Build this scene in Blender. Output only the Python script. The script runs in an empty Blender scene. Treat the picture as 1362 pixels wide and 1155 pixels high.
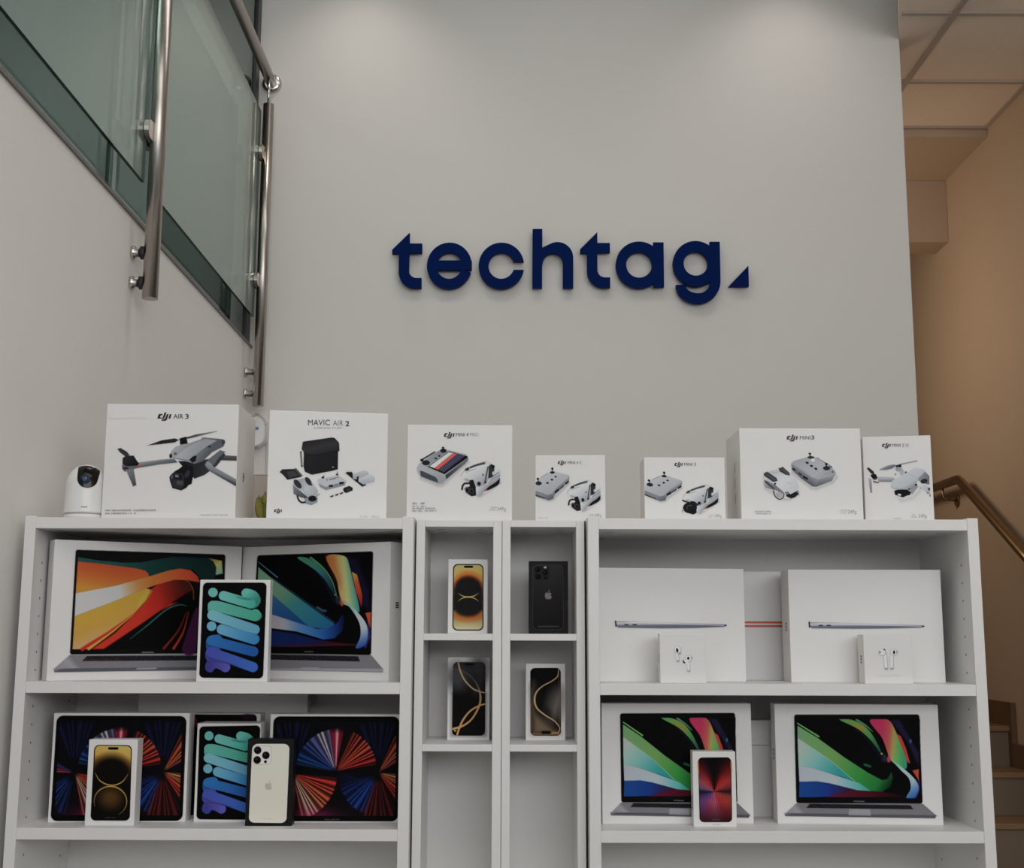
import bpy, bmesh, math, random
import numpy as np
from mathutils import Vector, Matrix
from mathutils.geometry import tessellate_polygon

scene = bpy.context.scene
COL = scene.collection
PI = math.pi
R = math.radians

# ------------------------------------------------------------------ helpers
def lin(c):
    c = np.asarray(c, float) / 255.0
    return np.where(c <= 0.04045, c / 12.92, ((c + 0.055) / 1.055) ** 2.4)

def mat(name, rgb, rough=0.5, metal=0.0, noise=0.0, nscale=8.0, spec=0.5, bump=0.0, bscale=200.0, coat=0.0):
    """rgb is linear albedo; subtle procedural variation on top."""
    m = bpy.data.materials.new(name); m.use_nodes = True
    nt = m.node_tree; b = nt.nodes['Principled BSDF']
    b.inputs['Base Color'].default_value = (*rgb, 1)
    b.inputs['Roughness'].default_value = rough
    b.inputs['Metallic'].default_value = metal
    b.inputs['Specular IOR Level'].default_value = spec
    b.inputs['Coat Weight'].default_value = coat
    tc = nt.nodes.new('ShaderNodeTexCoord')
    if noise:
        n = nt.nodes.new('ShaderNodeTexNoise'); n.inputs['Scale'].default_value = nscale; n.inputs['Detail'].default_value = 5
        r = nt.nodes.new('ShaderNodeMapRange'); r.inputs['To Min'].default_value = 1 - noise; r.inputs['To Max'].default_value = 1 + noise
        x = nt.nodes.new('ShaderNodeMix'); x.data_type = 'RGBA'; x.blend_type = 'MULTIPLY'; x.inputs[0].default_value = 1
        x.inputs[6].default_value = (*rgb, 1)
        nt.links.new(tc.outputs['Object'], n.inputs['Vector']); nt.links.new(n.outputs['Fac'], r.inputs['Value'])
        nt.links.new(r.outputs['Result'], x.inputs[7]); nt.links.new(x.outputs[2], b.inputs['Base Color'])
    if bump:
        n2 = nt.nodes.new('ShaderNodeTexNoise'); n2.inputs['Scale'].default_value = bscale; n2.inputs['Detail'].default_value = 3
        bp = nt.nodes.new('ShaderNodeBump'); bp.inputs['Strength'].default_value = bump; bp.inputs['Distance'].default_value = 0.002
        nt.links.new(tc.outputs['Object'], n2.inputs['Vector']); nt.links.new(n2.outputs['Fac'], bp.inputs['Height'])
        nt.links.new(bp.outputs['Normal'], b.inputs['Normal'])
    return m

def glass_mat(name, tint, f=1.5, rough=0.0, haze=0.0, haze_col=(.7, .84, .78)):
    m = bpy.data.materials.new(name); m.use_nodes = True
    nt = m.node_tree; nt.nodes.clear()
    o = nt.nodes.new('ShaderNodeOutputMaterial'); t = nt.nodes.new('ShaderNodeBsdfTransparent'); g = nt.nodes.new('ShaderNodeBsdfGlossy')
    mx = nt.nodes.new('ShaderNodeMixShader'); fr = nt.nodes.new('ShaderNodeFresnel')
    t.inputs['Color'].default_value = (*tint, 1); g.inputs['Roughness'].default_value = rough
    g.inputs['Color'].default_value = (0.9, 0.97, 0.94, 1)
    ge = nt.nodes.new('ShaderNodeNewGeometry'); mr = nt.nodes.new('ShaderNodeMapRange')
    mr.inputs['To Min'].default_value = f; mr.inputs['To Max'].default_value = 1 / f
    nt.links.new(ge.outputs['Backfacing'], mr.inputs['Value']); nt.links.new(mr.outputs['Result'], fr.inputs['IOR'])
    nt.links.new(fr.outputs[0], mx.inputs[0]); nt.links.new(t.outputs[0], mx.inputs[1]); nt.links.new(g.outputs[0], mx.inputs[2])
    out = mx.outputs[0]
    if haze:   # thin film of pale diffuse colour that brightens the glass in place of reflected light
        d = nt.nodes.new('ShaderNodeBsdfDiffuse'); d.inputs['Color'].default_value = (*haze_col, 1)
        m2 = nt.nodes.new('ShaderNodeMixShader'); m2.inputs[0].default_value = haze
        nt.links.new(out, m2.inputs[1]); nt.links.new(d.outputs[0], m2.inputs[2]); out = m2.outputs[0]
    nt.links.new(out, o.inputs[0])
    return m

def brushed(name, rgb, rough=0.3):
    m = mat(name, rgb, rough, 1.0)
    nt = m.node_tree; b = nt.nodes['Principled BSDF']
    tc = nt.nodes.new('ShaderNodeTexCoord'); mp = nt.nodes.new('ShaderNodeMapping'); n = nt.nodes.new('ShaderNodeTexNoise')
    mp.inputs['Scale'].default_value = (60, 60, 2); n.inputs['Scale'].default_value = 12
    r = nt.nodes.new('ShaderNodeMapRange'); r.inputs['To Min'].default_value = rough - .06; r.inputs['To Max'].default_value = rough + .1
    nt.links.new(tc.outputs['Object'], mp.inputs[0]); nt.links.new(mp.outputs[0], n.inputs['Vector']); nt.links.new(n.outputs['Fac'], r.inputs['Value'])
    nt.links.new(r.outputs[0], b.inputs['Roughness'])
    return m

def obj(name, bm, m, parent=None, smooth=False, loc=None):
    me = bpy.data.meshes.new(name)
    if smooth:
        for f in bm.faces: f.smooth = True
    bm.to_mesh(me); bm.free()
    for k in (m if isinstance(m, (list, tuple)) else [m]): me.materials.append(k)
    o = bpy.data.objects.new(name, me); COL.objects.link(o)
    if parent: o.parent = parent
    if loc: o.location = loc
    return o

def tag(o, label=None, cat=None, group=None, kind=None):
    if label: o['label'] = label
    if cat: o['category'] = cat
    if group: o['group'] = group
    if kind: o['kind'] = kind
    return o

def thing(name, label, cat, loc=(0, 0, 0), rz=0.0, group=None):
    o = bpy.data.objects.new(name, None); COL.objects.link(o)
    o.empty_display_size = 0.05; o.location = loc; o.rotation_euler = (0, 0, rz)
    return tag(o, label, cat, group)

def struct(name, bm, m, label=None):
    o = obj(name, bm, m); o['kind'] = 'structure'
    if label: o['label'] = label; o['category'] = name.split('_')[0]
    return o

def box(bm, x0, x1, y0, y1, z0, z1, bev=0.0, mi=0):
    vs = [bm.verts.new((x, y, z)) for x in (x0, x1) for y in (y0, y1) for z in (z0, z1)]
    fs = [bm.faces.new([vs[i] for i in q]) for q in ((0, 1, 3, 2), (4, 6, 7, 5), (0, 4, 5, 1), (2, 3, 7, 6), (0, 2, 6, 4), (1, 5, 7, 3))]
    for f in fs: f.material_index = mi
    if bev:
        es = list({e for f in fs for e in f.edges})
        bmesh.ops.bevel(bm, geom=es, offset=bev, segments=2, affect='EDGES', profile=0.5)
    bm.normal_update()
    return bm

def BX(*a, **k): return box(bmesh.new(), *a, **k)

def tube(bm, pts, r, n=16, caps=True, mi=0):
    """swept circular tube through pts."""
    pts = [Vector(p) for p in pts]; rings = []
    rs = r if isinstance(r, (list, tuple)) else [r] * len(pts)
    up0 = None
    for i, p in enumerate(pts):
        d = (pts[min(i + 1, len(pts) - 1)] - pts[max(i - 1, 0)]).normalized()
        if up0 is None: up0 = Vector((0, 0, 1)) if abs(d.z) < .9 else Vector((1, 0, 0))
        u = d.cross(up0).normalized(); v = u.cross(d).normalized(); up0 = v
        k = 1.0
        if 0 < i < len(pts) - 1:
            c = (pts[i] - pts[i - 1]).normalized().dot((pts[i + 1] - pts[i]).normalized()); k = 1 / max(.5, math.sqrt((1 + c) / 2))
        rings.append([bm.verts.new(p + (u * math.cos(a) + v * math.sin(a)) * rs[i] * (k if k < 1.06 else 1.06)) for a in [2 * PI * j / n for j in range(n)]])
    for a, b in zip(rings, rings[1:]):
        for j in range(n):
            f = bm.faces.new((a[j], a[(j + 1) % n], b[(j + 1) % n], b[j])); f.smooth = True; f.material_index = mi
    if caps:
        bm.faces.new(rings[0][::-1]); bm.faces.new(rings[-1])
    return bm

def lathe(bm, prof, n=40, axis='z', c=(0, 0, 0)):
    rings = []
    for r, h in prof:
        ring = []
        for j in range(n):
            a = 2 * PI * j / n
            p = {'z': (r * math.cos(a), r * math.sin(a), h), 'x': (h, r * math.cos(a), r * math.sin(a)), 'y': (r * math.cos(a), h, r * math.sin(a))}[axis]
            ring.append(bm.verts.new((p[0] + c[0], p[1] + c[1], p[2] + c[2])))
        rings.append(ring)
    for a, b in zip(rings, rings[1:]):
        for j in range(n):
            f = bm.faces.new((a[j], a[(j + 1) % n], b[(j + 1) % n], b[j])); f.smooth = True
    bm.faces.new(rings[0][::-1]); bm.faces.new(rings[-1])
    bmesh.ops.recalc_face_normals(bm, faces=bm.faces)
    return bm

def prism(bm, pts, axis, a0, a1):
    """extrude a 2D outline. axis 'y': pts are (x,z); axis 'x': pts are (y,z)."""
    def P(p, a): return (p[0], a, p[1]) if axis == 'y' else (a, p[0], p[1])
    A = [bm.verts.new(P(p, a0)) for p in pts]; B = [bm.verts.new(P(p, a1)) for p in pts]
    tris = tessellate_polygon([[Vector((p[0], p[1], 0)) for p in pts]])
    for t in tris:
        bm.faces.new([A[i] for i in t]); bm.faces.new([B[i] for i in t[::-1]])
    n = len(pts)
    for i in range(n): bm.faces.new((A[i], A[(i + 1) % n], B[(i + 1) % n], B[i]))
    bmesh.ops.recalc_face_normals(bm, faces=bm.faces)
    return bm

# ------------------------------------------------------------------ materials
M = {}
M['wall'] = mat('wall_paint', (.75, .728, .70), .9, noise=.015, nscale=2.5, spec=.2, bump=.05, bscale=120)
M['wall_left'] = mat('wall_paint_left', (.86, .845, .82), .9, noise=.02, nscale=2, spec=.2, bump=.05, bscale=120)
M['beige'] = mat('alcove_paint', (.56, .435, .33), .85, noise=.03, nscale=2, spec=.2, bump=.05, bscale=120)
M['ceil'] = mat('ceiling_paint', (.8, .79, .77), .9, noise=.01)
M['tile'] = mat('ceiling_tile', (.90, .76, .64), .95, noise=.03, nscale=40, spec=.1, bump=.2, bscale=300)
M['tbar'] = mat('ceiling_grid', (.50, .42, .35), .7)
M['floor'] = mat('floor_tile', (.10, .095, .088), .35, noise=.05, nscale=3)
M['shelf'] = mat('white_foil', (.80, .795, .78), .42, noise=.012, nscale=6, spec=.4)
M['hole'] = mat('hole_dark', (.12, .115, .11), .8)
M['card'] = mat('white_carton', (.80, .795, .79), .45, noise=.012, nscale=14, spec=.35)
M['card_side'] = mat('white_carton_side', (.82, .785, .755), .5, noise=.05, nscale=10, spec=.3)
M['blackcard'] = mat('black_carton', (.010, .010, .011), .45, noise=.05, spec=.12)
M['ink'] = mat('black_ink', (.008, .008, .009), .45, noise=.02)
M['grey_ink'] = mat('grey_ink', (.09, .09, .095), .5, noise=.02)
M['pale_ink'] = mat('pale_ink', (.27, .27, .275), .5, noise=.02)
M['steel'] = brushed('brushed_steel', (.46, .42, .385), .28)
M['steel_light'] = brushed('polished_steel', (.62, .60, .58), .22)
M['rubber'] = mat('black_rubber', (.015, .015, .016), .6, noise=.05)
M['pane'] = glass_mat('clear_green_glass', (.85, .905, .88), 1.5, haze=.12, haze_col=(.74, .84, .79))
M['edge'] = mat('glass_edge', (.006, .03, .026), .15, noise=.05, spec=.6)
M['tint'] = glass_mat('tinted_glass', (.40, .465, .46), 1.45, .012)
M['frame'] = mat('dark_frame', (.02, .021, .022), .4, noise=.05)
M['navy'] = mat('navy_acrylic', (.0012, .0125, .090), .5, noise=.08, nscale=5, spec=.03)
M['cap'] = mat('slab_trim', (.20, .185, .175), .5, noise=.06, nscale=6)
M['tread'] = mat('stair_tread', (.26, .155, .075), .35, noise=.10, nscale=5)
M['riser'] = mat('stair_riser', (.20, .145, .095), .5, noise=.10, nscale=4)
M['skirt'] = mat('stair_skirting', (.15, .085, .04), .4, noise=.12, nscale=5)
M['bronze'] = brushed('handrail_metal', (.34, .24, .14), .32)
M['white_plastic'] = mat('white_plastic', (.82, .82, .815), .3, noise=.01, spec=.5)
M['grey_plastic'] = mat('grey_plastic', (.55, .55, .55), .35, noise=.01)
M['black_gloss'] = mat('black_gloss', (.005, .005, .006), .14, noise=.02, spec=.3)
M['lens_blue'] = mat('lens_coating', (.02, .09, .25), .1, noise=.1, spec=.8)
M['kraft'] = mat('beige_carton', (.62, .55, .48), .6, noise=.05, nscale=12)
M['leaf'] = mat('leaf_green', (.16, .19, .035), .45, noise=.35, nscale=30)
M['leaf2'] = mat('leaf_yellow', (.32, .27, .05), .45, noise=.3, nscale=30)
M['blue_label'] = mat('blue_label', (.12, .25, .55), .4, noise=.3, nscale=90)

pm = bpy.data.materials.new('printed_ink'); pm.use_nodes = True
_b = pm.node_tree.nodes['Principled BSDF']; _b.inputs['Roughness'].default_value = .4; _b.inputs['Specular IOR Level'].default_value = .04
_a = pm.node_tree.nodes.new('ShaderNodeVertexColor'); _a.layer_name = 'Col'
pm.node_tree.links.new(_a.outputs['Color'], _b.inputs['Base Color'])
M['print'] = pm

# ------------------------------------------------------------------ printing: draw on a box face
def homography(src, dst):
    A = []; b = []
    for (x, y), (u, v) in zip(src, dst):
        A.append([x, y, 1, 0, 0, 0, -u * x, -u * y]); b.append(u)
        A.append([0, 0, 0, x, y, 1, -v * x, -v * y]); b.append(v)
    h = np.linalg.solve(np.array(A, float), np.array(b, float))
    return np.append(h, 1).reshape(3, 3)

def happly(Hm, p):
    p = np.asarray(p, float); q = np.concatenate([p, np.ones(p.shape[:-1] + (1,))], -1) @ Hm.T
    return q[..., :2] / q[..., 2:3]

def crop(ox, oy, s): return np.array([[1 / s, 0, ox], [0, 1 / s, oy], [0, 0, 1]])

def affine3(src, dst):
    A = np.array([[*p, 1] for p in src], float); s = np.linalg.solve(A, np.array(dst, float))
    return np.array([[s[0, 0], s[1, 0], s[2, 0]], [s[0, 1], s[1, 1], s[2, 1]], [0, 0, 1]])

def cr(pts, n=5, closed=True):
    """Catmull-Rom smoothing of a polyline."""
    P = [np.array(p, float) for p in pts]; out = []
    N = len(P); rng = range(N if closed else N - 1)
    for i in rng:
        p0, p1, p2, p3 = (P[(i - 1) % N], P[i], P[(i + 1) % N], P[(i + 2) % N]) if closed else (P[max(i - 1, 0)], P[i], P[i + 1], P[min(i + 2, N - 1)])
        for k in range(n):
            t = k / n
            out.append(.5 * ((2 * p1) + (p2 - p0) * t + (2 * p0 - 5 * p1 + 4 * p2 - p3) * t * t + (3 * p1 - p0 - 3 * p2 + p3) * t ** 3))
    if not closed: out.append(P[-1])
    return np.array(out)

class Art:
    """A little painter on a regular grid over the face; the grid becomes the printed layer's mesh."""
    def __init__(s, x0, y0, x1, y1, ss=1.6, bg=(188, 186, 184), T=None):
        nx, ny = int((x1 - x0) * ss) + 1, int((y1 - y0) * ss) + 1
        s.X, s.Y = np.meshgrid(np.linspace(x0, x1, nx), np.linspace(y0, y1, ny))
        s.rgb = np.ones((ny, nx, 3)) * np.array(bg, float); s.a = np.zeros((ny, nx)); s.bg = bg
        s.T = np.eye(3) if T is None else T
        s.px = 1 / ss; s.clip = None; s.m = None
    def sc(s):
        p = happly(s.T, [(0, 0), (10, 0), (0, 10)]); return math.sqrt(abs(np.cross(p[1] - p[0], p[2] - p[0]))) / 10
    def region(s, P, pad):
        lo = P.min(0) - pad; hi = P.max(0) + pad
        x, y = s.X[0], s.Y[:, 0]
        i0, i1 = np.searchsorted(x, lo[0]), np.searchsorted(x, hi[0]); j0, j1 = np.searchsorted(y, lo[1]), np.searchsorted(y, hi[1])
        return (slice(j0, max(j1, j0)), slice(i0, max(i1, i0)))
    def colour(s, col, X, Y):
        if callable(col): return col(X, Y)
        if isinstance(col[0], str):
            stops = col[-1]
            if col[0] == 'lin':
                a, b = happly(s.T, [col[1], col[2]]); d = b - a
                t = ((X - a[0]) * d[0] + (Y - a[1]) * d[1]) / (d @ d)
            else:
                a = happly(s.T, [col[1]])[0]; t = np.hypot(X - a[0], Y - a[1]) / (col[2] * s.sc())
            ts = [q[0] for q in stops]
            return np.stack([np.interp(t, ts, [q[1][k] for q in stops]) for k in range(3)], -1)
        return np.ones(X.shape + (3,)) * np.array(col, float)
    def comp(s, r, A, col, al):
        A = np.clip(A, 0, 1) * al; X, Y = s.X[r], s.Y[r]
        if s.m is not None: A = A * s.m[r]
        if s.clip is not None: A = A * ((X > s.clip[0]) & (X < s.clip[1]))
        c = s.colour(col, X, Y)
        s.rgb[r] = s.rgb[r] * (1 - A[..., None]) + c * A[..., None]; s.a[r] = s.a[r] + A * (1 - s.a[r])
    def poly(s, pts, col, al=1.0, blur=0.0, sm=0):
        if sm: pts = cr(pts, sm)
        P = happly(s.T, pts); bl = max(blur * s.sc(), s.px * 1.1)
        r = s.region(P, bl); X, Y = s.X[r], s.Y[r]
        if X.size == 0: return
        d2 = np.full(X.shape, 1e9); ins = np.zeros(X.shape, bool); n = len(P)
        for i in range(n):
            a, b = P[i], P[(i + 1) % n]; e = b - a; L = e @ e
            if L < 1e-12: continue
            t = np.clip(((X - a[0]) * e[0] + (Y - a[1]) * e[1]) / L, 0, 1)
            d2 = np.minimum(d2, (X - a[0] - t * e[0]) ** 2 + (Y - a[1] - t * e[1]) ** 2)
            if a[1] != b[1]:
                c = ((a[1] > Y) != (b[1] > Y)) & (X < (b[0] - a[0]) * (Y - a[1]) / (b[1] - a[1]) + a[0]); ins ^= c
        sd = np.sqrt(d2) * np.where(ins, 1, -1)
        s.comp(r, .5 + sd / bl, col, al)
    def stroke(s, pts, w, col, al=1.0, blur=0.0, sm=0):
        if sm: pts = cr(pts, sm, False)
        P = happly(s.T, pts); k = s.sc(); bl = max(blur * k, s.px * 1.1)
        W = np.array(w if isinstance(w, (list, tuple)) else [w, w], float) * k / 2
        W = np.interp(np.linspace(0, 1, len(P)), np.linspace(0, 1, len(W)), W)
        r = s.region(P, W.max() + bl); X, Y = s.X[r], s.Y[r]
        if X.size == 0: return
        sd = np.full(X.shape, -1e9)
        for i in range(len(P) - 1):
            a, b = P[i], P[i + 1]; e = b - a; L = max(e @ e, 1e-9)
            t = np.clip(((X - a[0]) * e[0] + (Y - a[1]) * e[1]) / L, 0, 1)
            sd = np.maximum(sd, W[i] + (W[i + 1] - W[i]) * t - np.hypot(X - a[0] - t * e[0], Y - a[1] - t * e[1]))
        s.comp(r, .5 + sd / bl, col, al)
    def mask(s, q, rad):
        """later shapes stay inside this rounded quad"""
        k = Art.__new__(Art); k.__dict__.update(s.__dict__); k.rgb = s.rgb.copy(); k.a = np.zeros_like(s.a); k.m = None
        k.rr(q, rad, (0, 0, 0)); s.m = k.a
    def ell(s, cx, cy, rx, ry, col, rot=0, al=1.0, blur=0.0):
        c, n = math.cos(R(rot)), math.sin(R(rot))
        s.poly([(cx + rx * math.cos(t) * c - ry * math.sin(t) * n, cy + rx * math.cos(t) * n + ry * math.sin(t) * c) for t in np.linspace(0, 2 * PI, 28)[:-1]], col, al, blur)
    def rr(s, q, rad, col, al=1.0, blur=0.0):
        """rounded quad q = TL,TR,BR,BL"""
        q = [np.array(p, float) for p in q]; pts = []
        for i in range(4):
            p, a, b = q[i], q[i - 1], q[(i + 1) % 4]
            u = (a - p) / np.linalg.norm(a - p); v = (b - p) / np.linalg.norm(b - p)
            for t in np.linspace(0, PI / 2, 7): pts.append(p + u * rad * (1 - math.sin(t)) + v * rad * (1 - math.cos(t)))
        s.poly(pts, col, al, blur)
    def micro(s, x0, x1, y, h, seed, col=(70, 70, 72), al=.8):
        rnd = random.Random(seed); x = x0
        while x < x1:
            w = rnd.uniform(.25, .7) * h
            if rnd.random() < .14: x += h * .8; continue
            s.poly([(x, y - h * rnd.uniform(.75, 1)), (x + w, y - h * rnd.uniform(.75, 1)), (x + w, y), (x, y)], col, al * rnd.uniform(.6, 1)); x += w + h * .22
    def mesh(s, name, parent, Hm, y=-.0006, paper=.80, deep=.12, sat=.94):
        m = s.a > .04
        q = m[:-1, :-1] | m[1:, :-1] | m[:-1, 1:] | m[1:, 1:]
        use = np.zeros(m.shape, bool); use[:-1, :-1] |= q; use[1:, :-1] |= q; use[:-1, 1:] |= q; use[1:, 1:] |= q
        idx = np.full(m.shape, -1); idx[use] = np.arange(use.sum())
        uv = happly(Hm, np.stack([s.X[use], s.Y[use]], -1))
        co = np.stack([uv[:, 0], np.full(len(uv), y), uv[:, 1]], -1)
        J, I = np.nonzero(q)
        F = np.stack([idx[J, I], idx[J + 1, I], idx[J + 1, I + 1], idx[J, I + 1]], -1)
        me = bpy.data.meshes.new(name)
        me.vertices.add(len(co)); me.vertices.foreach_set('co', co.ravel())
        me.loops.add(F.size); me.loops.foreach_set('vertex_index', F.ravel().astype(np.int32))
        me.polygons.add(len(F)); me.polygons.foreach_set('loop_start', np.arange(0, F.size, 4, dtype=np.int32))
        me.update(calc_edges=True)
        alb = np.clip(lin(np.clip(s.rgb[use], 0, 255)) * (paper / lin(s.bg)), 0, .92)
        g_ = alb @ np.array([.2126, .7152, .0722]); alb = g_[:, None] + (alb - g_[:, None]) * sat
        alb *= (1 - deep * s.a[use])[:, None]
        at = me.color_attributes.new('Col', 'FLOAT_COLOR', 'POINT')
        at.data.foreach_set('color', np.concatenate([alb, np.ones((len(alb), 1))], -1).ravel())
        me.materials.append(M['print'])
        o = bpy.data.objects.new(name, me); COL.objects.link(o); o.parent = parent
        return o

DG = None
def text_mesh(txt, bold=0.0):
    cu = bpy.data.curves.new('t', 'FONT'); cu.body = txt; cu.size = 1; cu.offset = bold; cu.resolution_u = 4; cu.fill_mode = 'FRONT'
    o = bpy.data.objects.new('t', cu); COL.objects.link(o)
    dg = bpy.context.evaluated_depsgraph_get(); dg.update()
    me = bpy.data.meshes.new_from_object(o.evaluated_get(dg))
    bm = bmesh.new(); bm.from_mesh(me)
    bpy.data.objects.remove(o); bpy.data.curves.remove(cu); bpy.data.meshes.remove(me)
    bmesh.ops.triangulate(bm, faces=bm.faces)
    return bm

def lettering(name, parent, Hm, items, m, y=-.0009):
    """items: (text, x0, x1, y_top, y_base, bold) in face pixels; one mesh of flat letters."""
    B = bmesh.new()
    for txt, x0, x1, yt, yb, bold in items:
        t = text_mesh(txt, bold); xs = [v.co.x for v in t.verts]; ys = [v.co.y for v in t.verts]
        ax, bx, ay, by = min(xs), max(xs), min(ys), max(ys)
        mp = {}
        P = happly(Hm, [(x0 + (v.co.x - ax) / (bx - ax) * (x1 - x0), yb + (v.co.y - ay) / (by - ay) * (yt - yb)) for v in t.verts])
        for v, p in zip(t.verts, P): mp[v] = B.verts.new((p[0], y, p[1]))
        for f in t.faces:
            try: B.faces.new([mp[v] for v in f.verts])
            except ValueError: pass
        t.free()
    bmesh.ops.recalc_face_normals(B, faces=B.faces)
    return obj(name, B, m, parent)

LOGO = [[(235, 148), (350, 146), (342, 190), (292, 193), (264, 243), (288, 270), (352, 270), (374, 225), (408, 100), (478, 95), (424, 268), (396, 298), (178, 298), (208, 180)],
        [(492, 150), (550, 148), (502, 325), (458, 375), (318, 374), (335, 326), (402, 322), (438, 298)],
        [(590, 150), (642, 150), (610, 298), (545, 298)]]
def logo(parent, Hm, x0, x1, yb, m=None, y=-.0009):
    """slanted three-letter maker's mark; yb = baseline of the d"""
    k = (x1 - x0) / (642 - 178); B = bmesh.new()
    for g in LOGO:
        P = happly(Hm, [(x0 + (a - 178) * k, yb + (b - 298) * k) for a, b in g])
        vs = [B.verts.new((p[0], y, p[1])) for p in P]
        for t in tessellate_polygon([[Vector((p[0], p[1], 0)) for p in P]]): B.faces.new([vs[i] for i in t])
    bmesh.ops.recalc_face_normals(B, faces=B.faces)
    return obj('maker_logo', B, m or M['ink'], parent)

# ------------------------------------------------------------------ boxes
class Carton:
    def __init__(s, name, label, cat, quad, X, Y, z, yaw, w, h, d, group=None, body='card', dy=0.0, bg=(188, 186, 184), side=None):
        s.root = thing(name, label, cat, (X, Y, z), R(yaw), group)
        quad = [(x, y + (dy if i > 1 else 0)) for i, (x, y) in enumerate(quad)]
        s.quad = quad; s.w, s.h, s.d = w, h, d; s.bg = bg
        s.Hm = homography(quad, [(-w / 2, h), (w / 2, h), (w / 2, 0), (-w / 2, 0)])
        b = BX(-w / 2, w / 2, 0, d, 0, h, bev=.0012)
        ms = [M[body]]
        if side:
            ms.append(M[side])
            for f in b.faces:
                if abs(f.normal.x) > .8: f.material_index = 1
        s.body = obj('carton', b, ms, s.root)
        # seam between lid and tray shown on the flanks
    def art(s, ss=1.6, T=None, box_=None):
        xs = [p[0] for p in s.quad]; ys = [p[1] for p in s.quad]
        b = box_ or (min(xs), min(ys), max(xs), max(ys))
        return Art(*b, ss=ss, bg=s.bg, T=T)
    def put(s, a, name='printed_picture', **k): return a.mesh(name, s.root, s.Hm, **k)
    def text(s, items, m='ink', name='lettering'):
        for it in items: lettering(name, s.root, s.Hm, [it], M[m])
    def logo(s, x0, x1, yb): return logo(s.root, s.Hm, x0, x1, yb)
    def side_mark(s, sgn, y0, y1, z0, z1, m='ink'):
        B = bmesh.new(); x = sgn * (s.w / 2 + .0004); n = 3
        for k in range(n):
            a = z0 + (z1 - z0) * (k + .1) / n; b2 = z0 + (z1 - z0) * (k + .75) / n
            vs = [B.verts.new((x, y, z)) for y, z in ((y0, a), (y1, a), (y1, b2), (y0, b2))]; B.faces.new(vs)
        return obj('side_lettering', B, M[m], s.root)

# ------------------------------------------------------------------ the room
WY = 4.8            # display wall
struct('floor', BX(-3.2, 4.6, -3.2, 8.2, -.1, 0), M['floor'])
struct('wall_back', BX(-2.6, 1.587, WY, WY + .16, 0, 4.75, bev=.004), M['wall'])
struct('wall_left', BX(-1.25, -1.031, -3.2, WY, 0, 2.896), M['wall_left'])
# thin plaster skin below the slab edge: gives the fine line along the mezzanine
struct('trim_1', BX(-1.031, -1.0285, -3.2, WY, -.0, 2.812), M['wall_left'])
struct('trim_2', BX(-1.25, -1.024, -3.2, WY, 2.896, 2.904), M['cap'])
struct('ceiling', BX(-3.2, 1.62, -3.2, WY + .16, 4.75, 4.9), M['ceil'])
struct('wall_bulkhead', BX(1.47, 1.53, -3.2, 4.43, 4.26, 4.9), M['ceil'])
# mezzanine behind the tinted glass
struct('floor_mezzanine', BX(-3.2, -1.25, -3.2, WY, 2.75, 2.89), M['floor'])
struct('wall_mezzanine', BX(-2.9, -2.75, -3.2, WY, 2.89, 4.75), M['wall'])
struct('wall_front', BX(-3.2, 4.6, -3.35, -3.2, 0, .5), M['wall'])
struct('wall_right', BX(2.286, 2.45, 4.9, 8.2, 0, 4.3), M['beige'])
struct('wall_right_shop', BX(2.45, 4.6, 4.9, 5.05, 0, 4.3), M['wall'])
struct('wall_side', BX(4.6, 4.75, -3.2, 5.05, 0, 4.9), M['wall'])
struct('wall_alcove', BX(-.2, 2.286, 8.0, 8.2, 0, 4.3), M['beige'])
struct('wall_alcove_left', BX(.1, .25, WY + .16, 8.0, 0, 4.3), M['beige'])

def tile_ceiling():
    bm = bmesh.new()
    out = [(1.468, -3.2), (1.468, 4.43), (1.585, WY), (4.6, WY), (4.6, -3.2)]
    lo = [bm.verts.new((x, y, 4.204)) for x, y in out]; hi = [bm.verts.new((x, y, 4.26)) for x, y in out]
    bm.faces.new(lo); bm.faces.new(hi[::-1])
    for i in range(5): bm.faces.new((lo[i], lo[(i + 1) % 5], hi[(i + 1) % 5], hi[i]))
    box(bm, .25, 4.6, WY + .16, 5.703, 4.204, 4.26, mi=0)
    box(bm, 1.587, 4.6, WY, WY + .16, 4.204, 4.26, mi=0)
    # grid bars
    y = 5.19
    ys = [5.69, 5.19, 4.577, 3.965, 3.35, 2.74]
    for yy in ys: box(bm, (1.53 if yy > 4.5 else 1.475) if yy < 4.9 else .25, 4.6, yy - .012, yy + .012, 4.196, 4.206, mi=1)
    for x in (1.736, 2.336, 2.936, 3.536): box(bm, x - .012, x + .012, 2.2 if x < 2.3 else 2.2, 5.69 if x < 2.3 else 4.9, 4.1955, 4.2055, mi=1)
    box(bm, 2.262, 2.286, 4.9, 5.7, 4.195, 4.206, mi=1)
    return struct('ceiling_tiles', bm, [M['tile'], M['tbar']])
tile_ceiling()
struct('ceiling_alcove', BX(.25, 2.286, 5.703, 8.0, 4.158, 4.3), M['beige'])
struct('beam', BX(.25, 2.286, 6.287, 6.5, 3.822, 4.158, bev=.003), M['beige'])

# window partition (tinted) closing the mezzanine, with its dark frame
g = BX(-1.053, -1.045, -3.2, 4.795, 2.904, 4.75); struct('window_1', g, M['tint'])
fb = bmesh.new()
box(fb, -1.062, -1.036, 4.735, 4.795, 2.906, 4.74)
box(fb, -1.075, -1.055, 4.40, 4.46, 2.906, 4.74); box(fb, -1.062, -1.055, 3.10, 3.108, 2.906, 4.74)
struct('trim_3', fb, M['frame'])
fb = bmesh.new(); box(fb, -1.42, -1.085, 4.66, 4.795, 2.89, 4.74)
struct('trim_4', fb, M['frame'])

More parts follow.
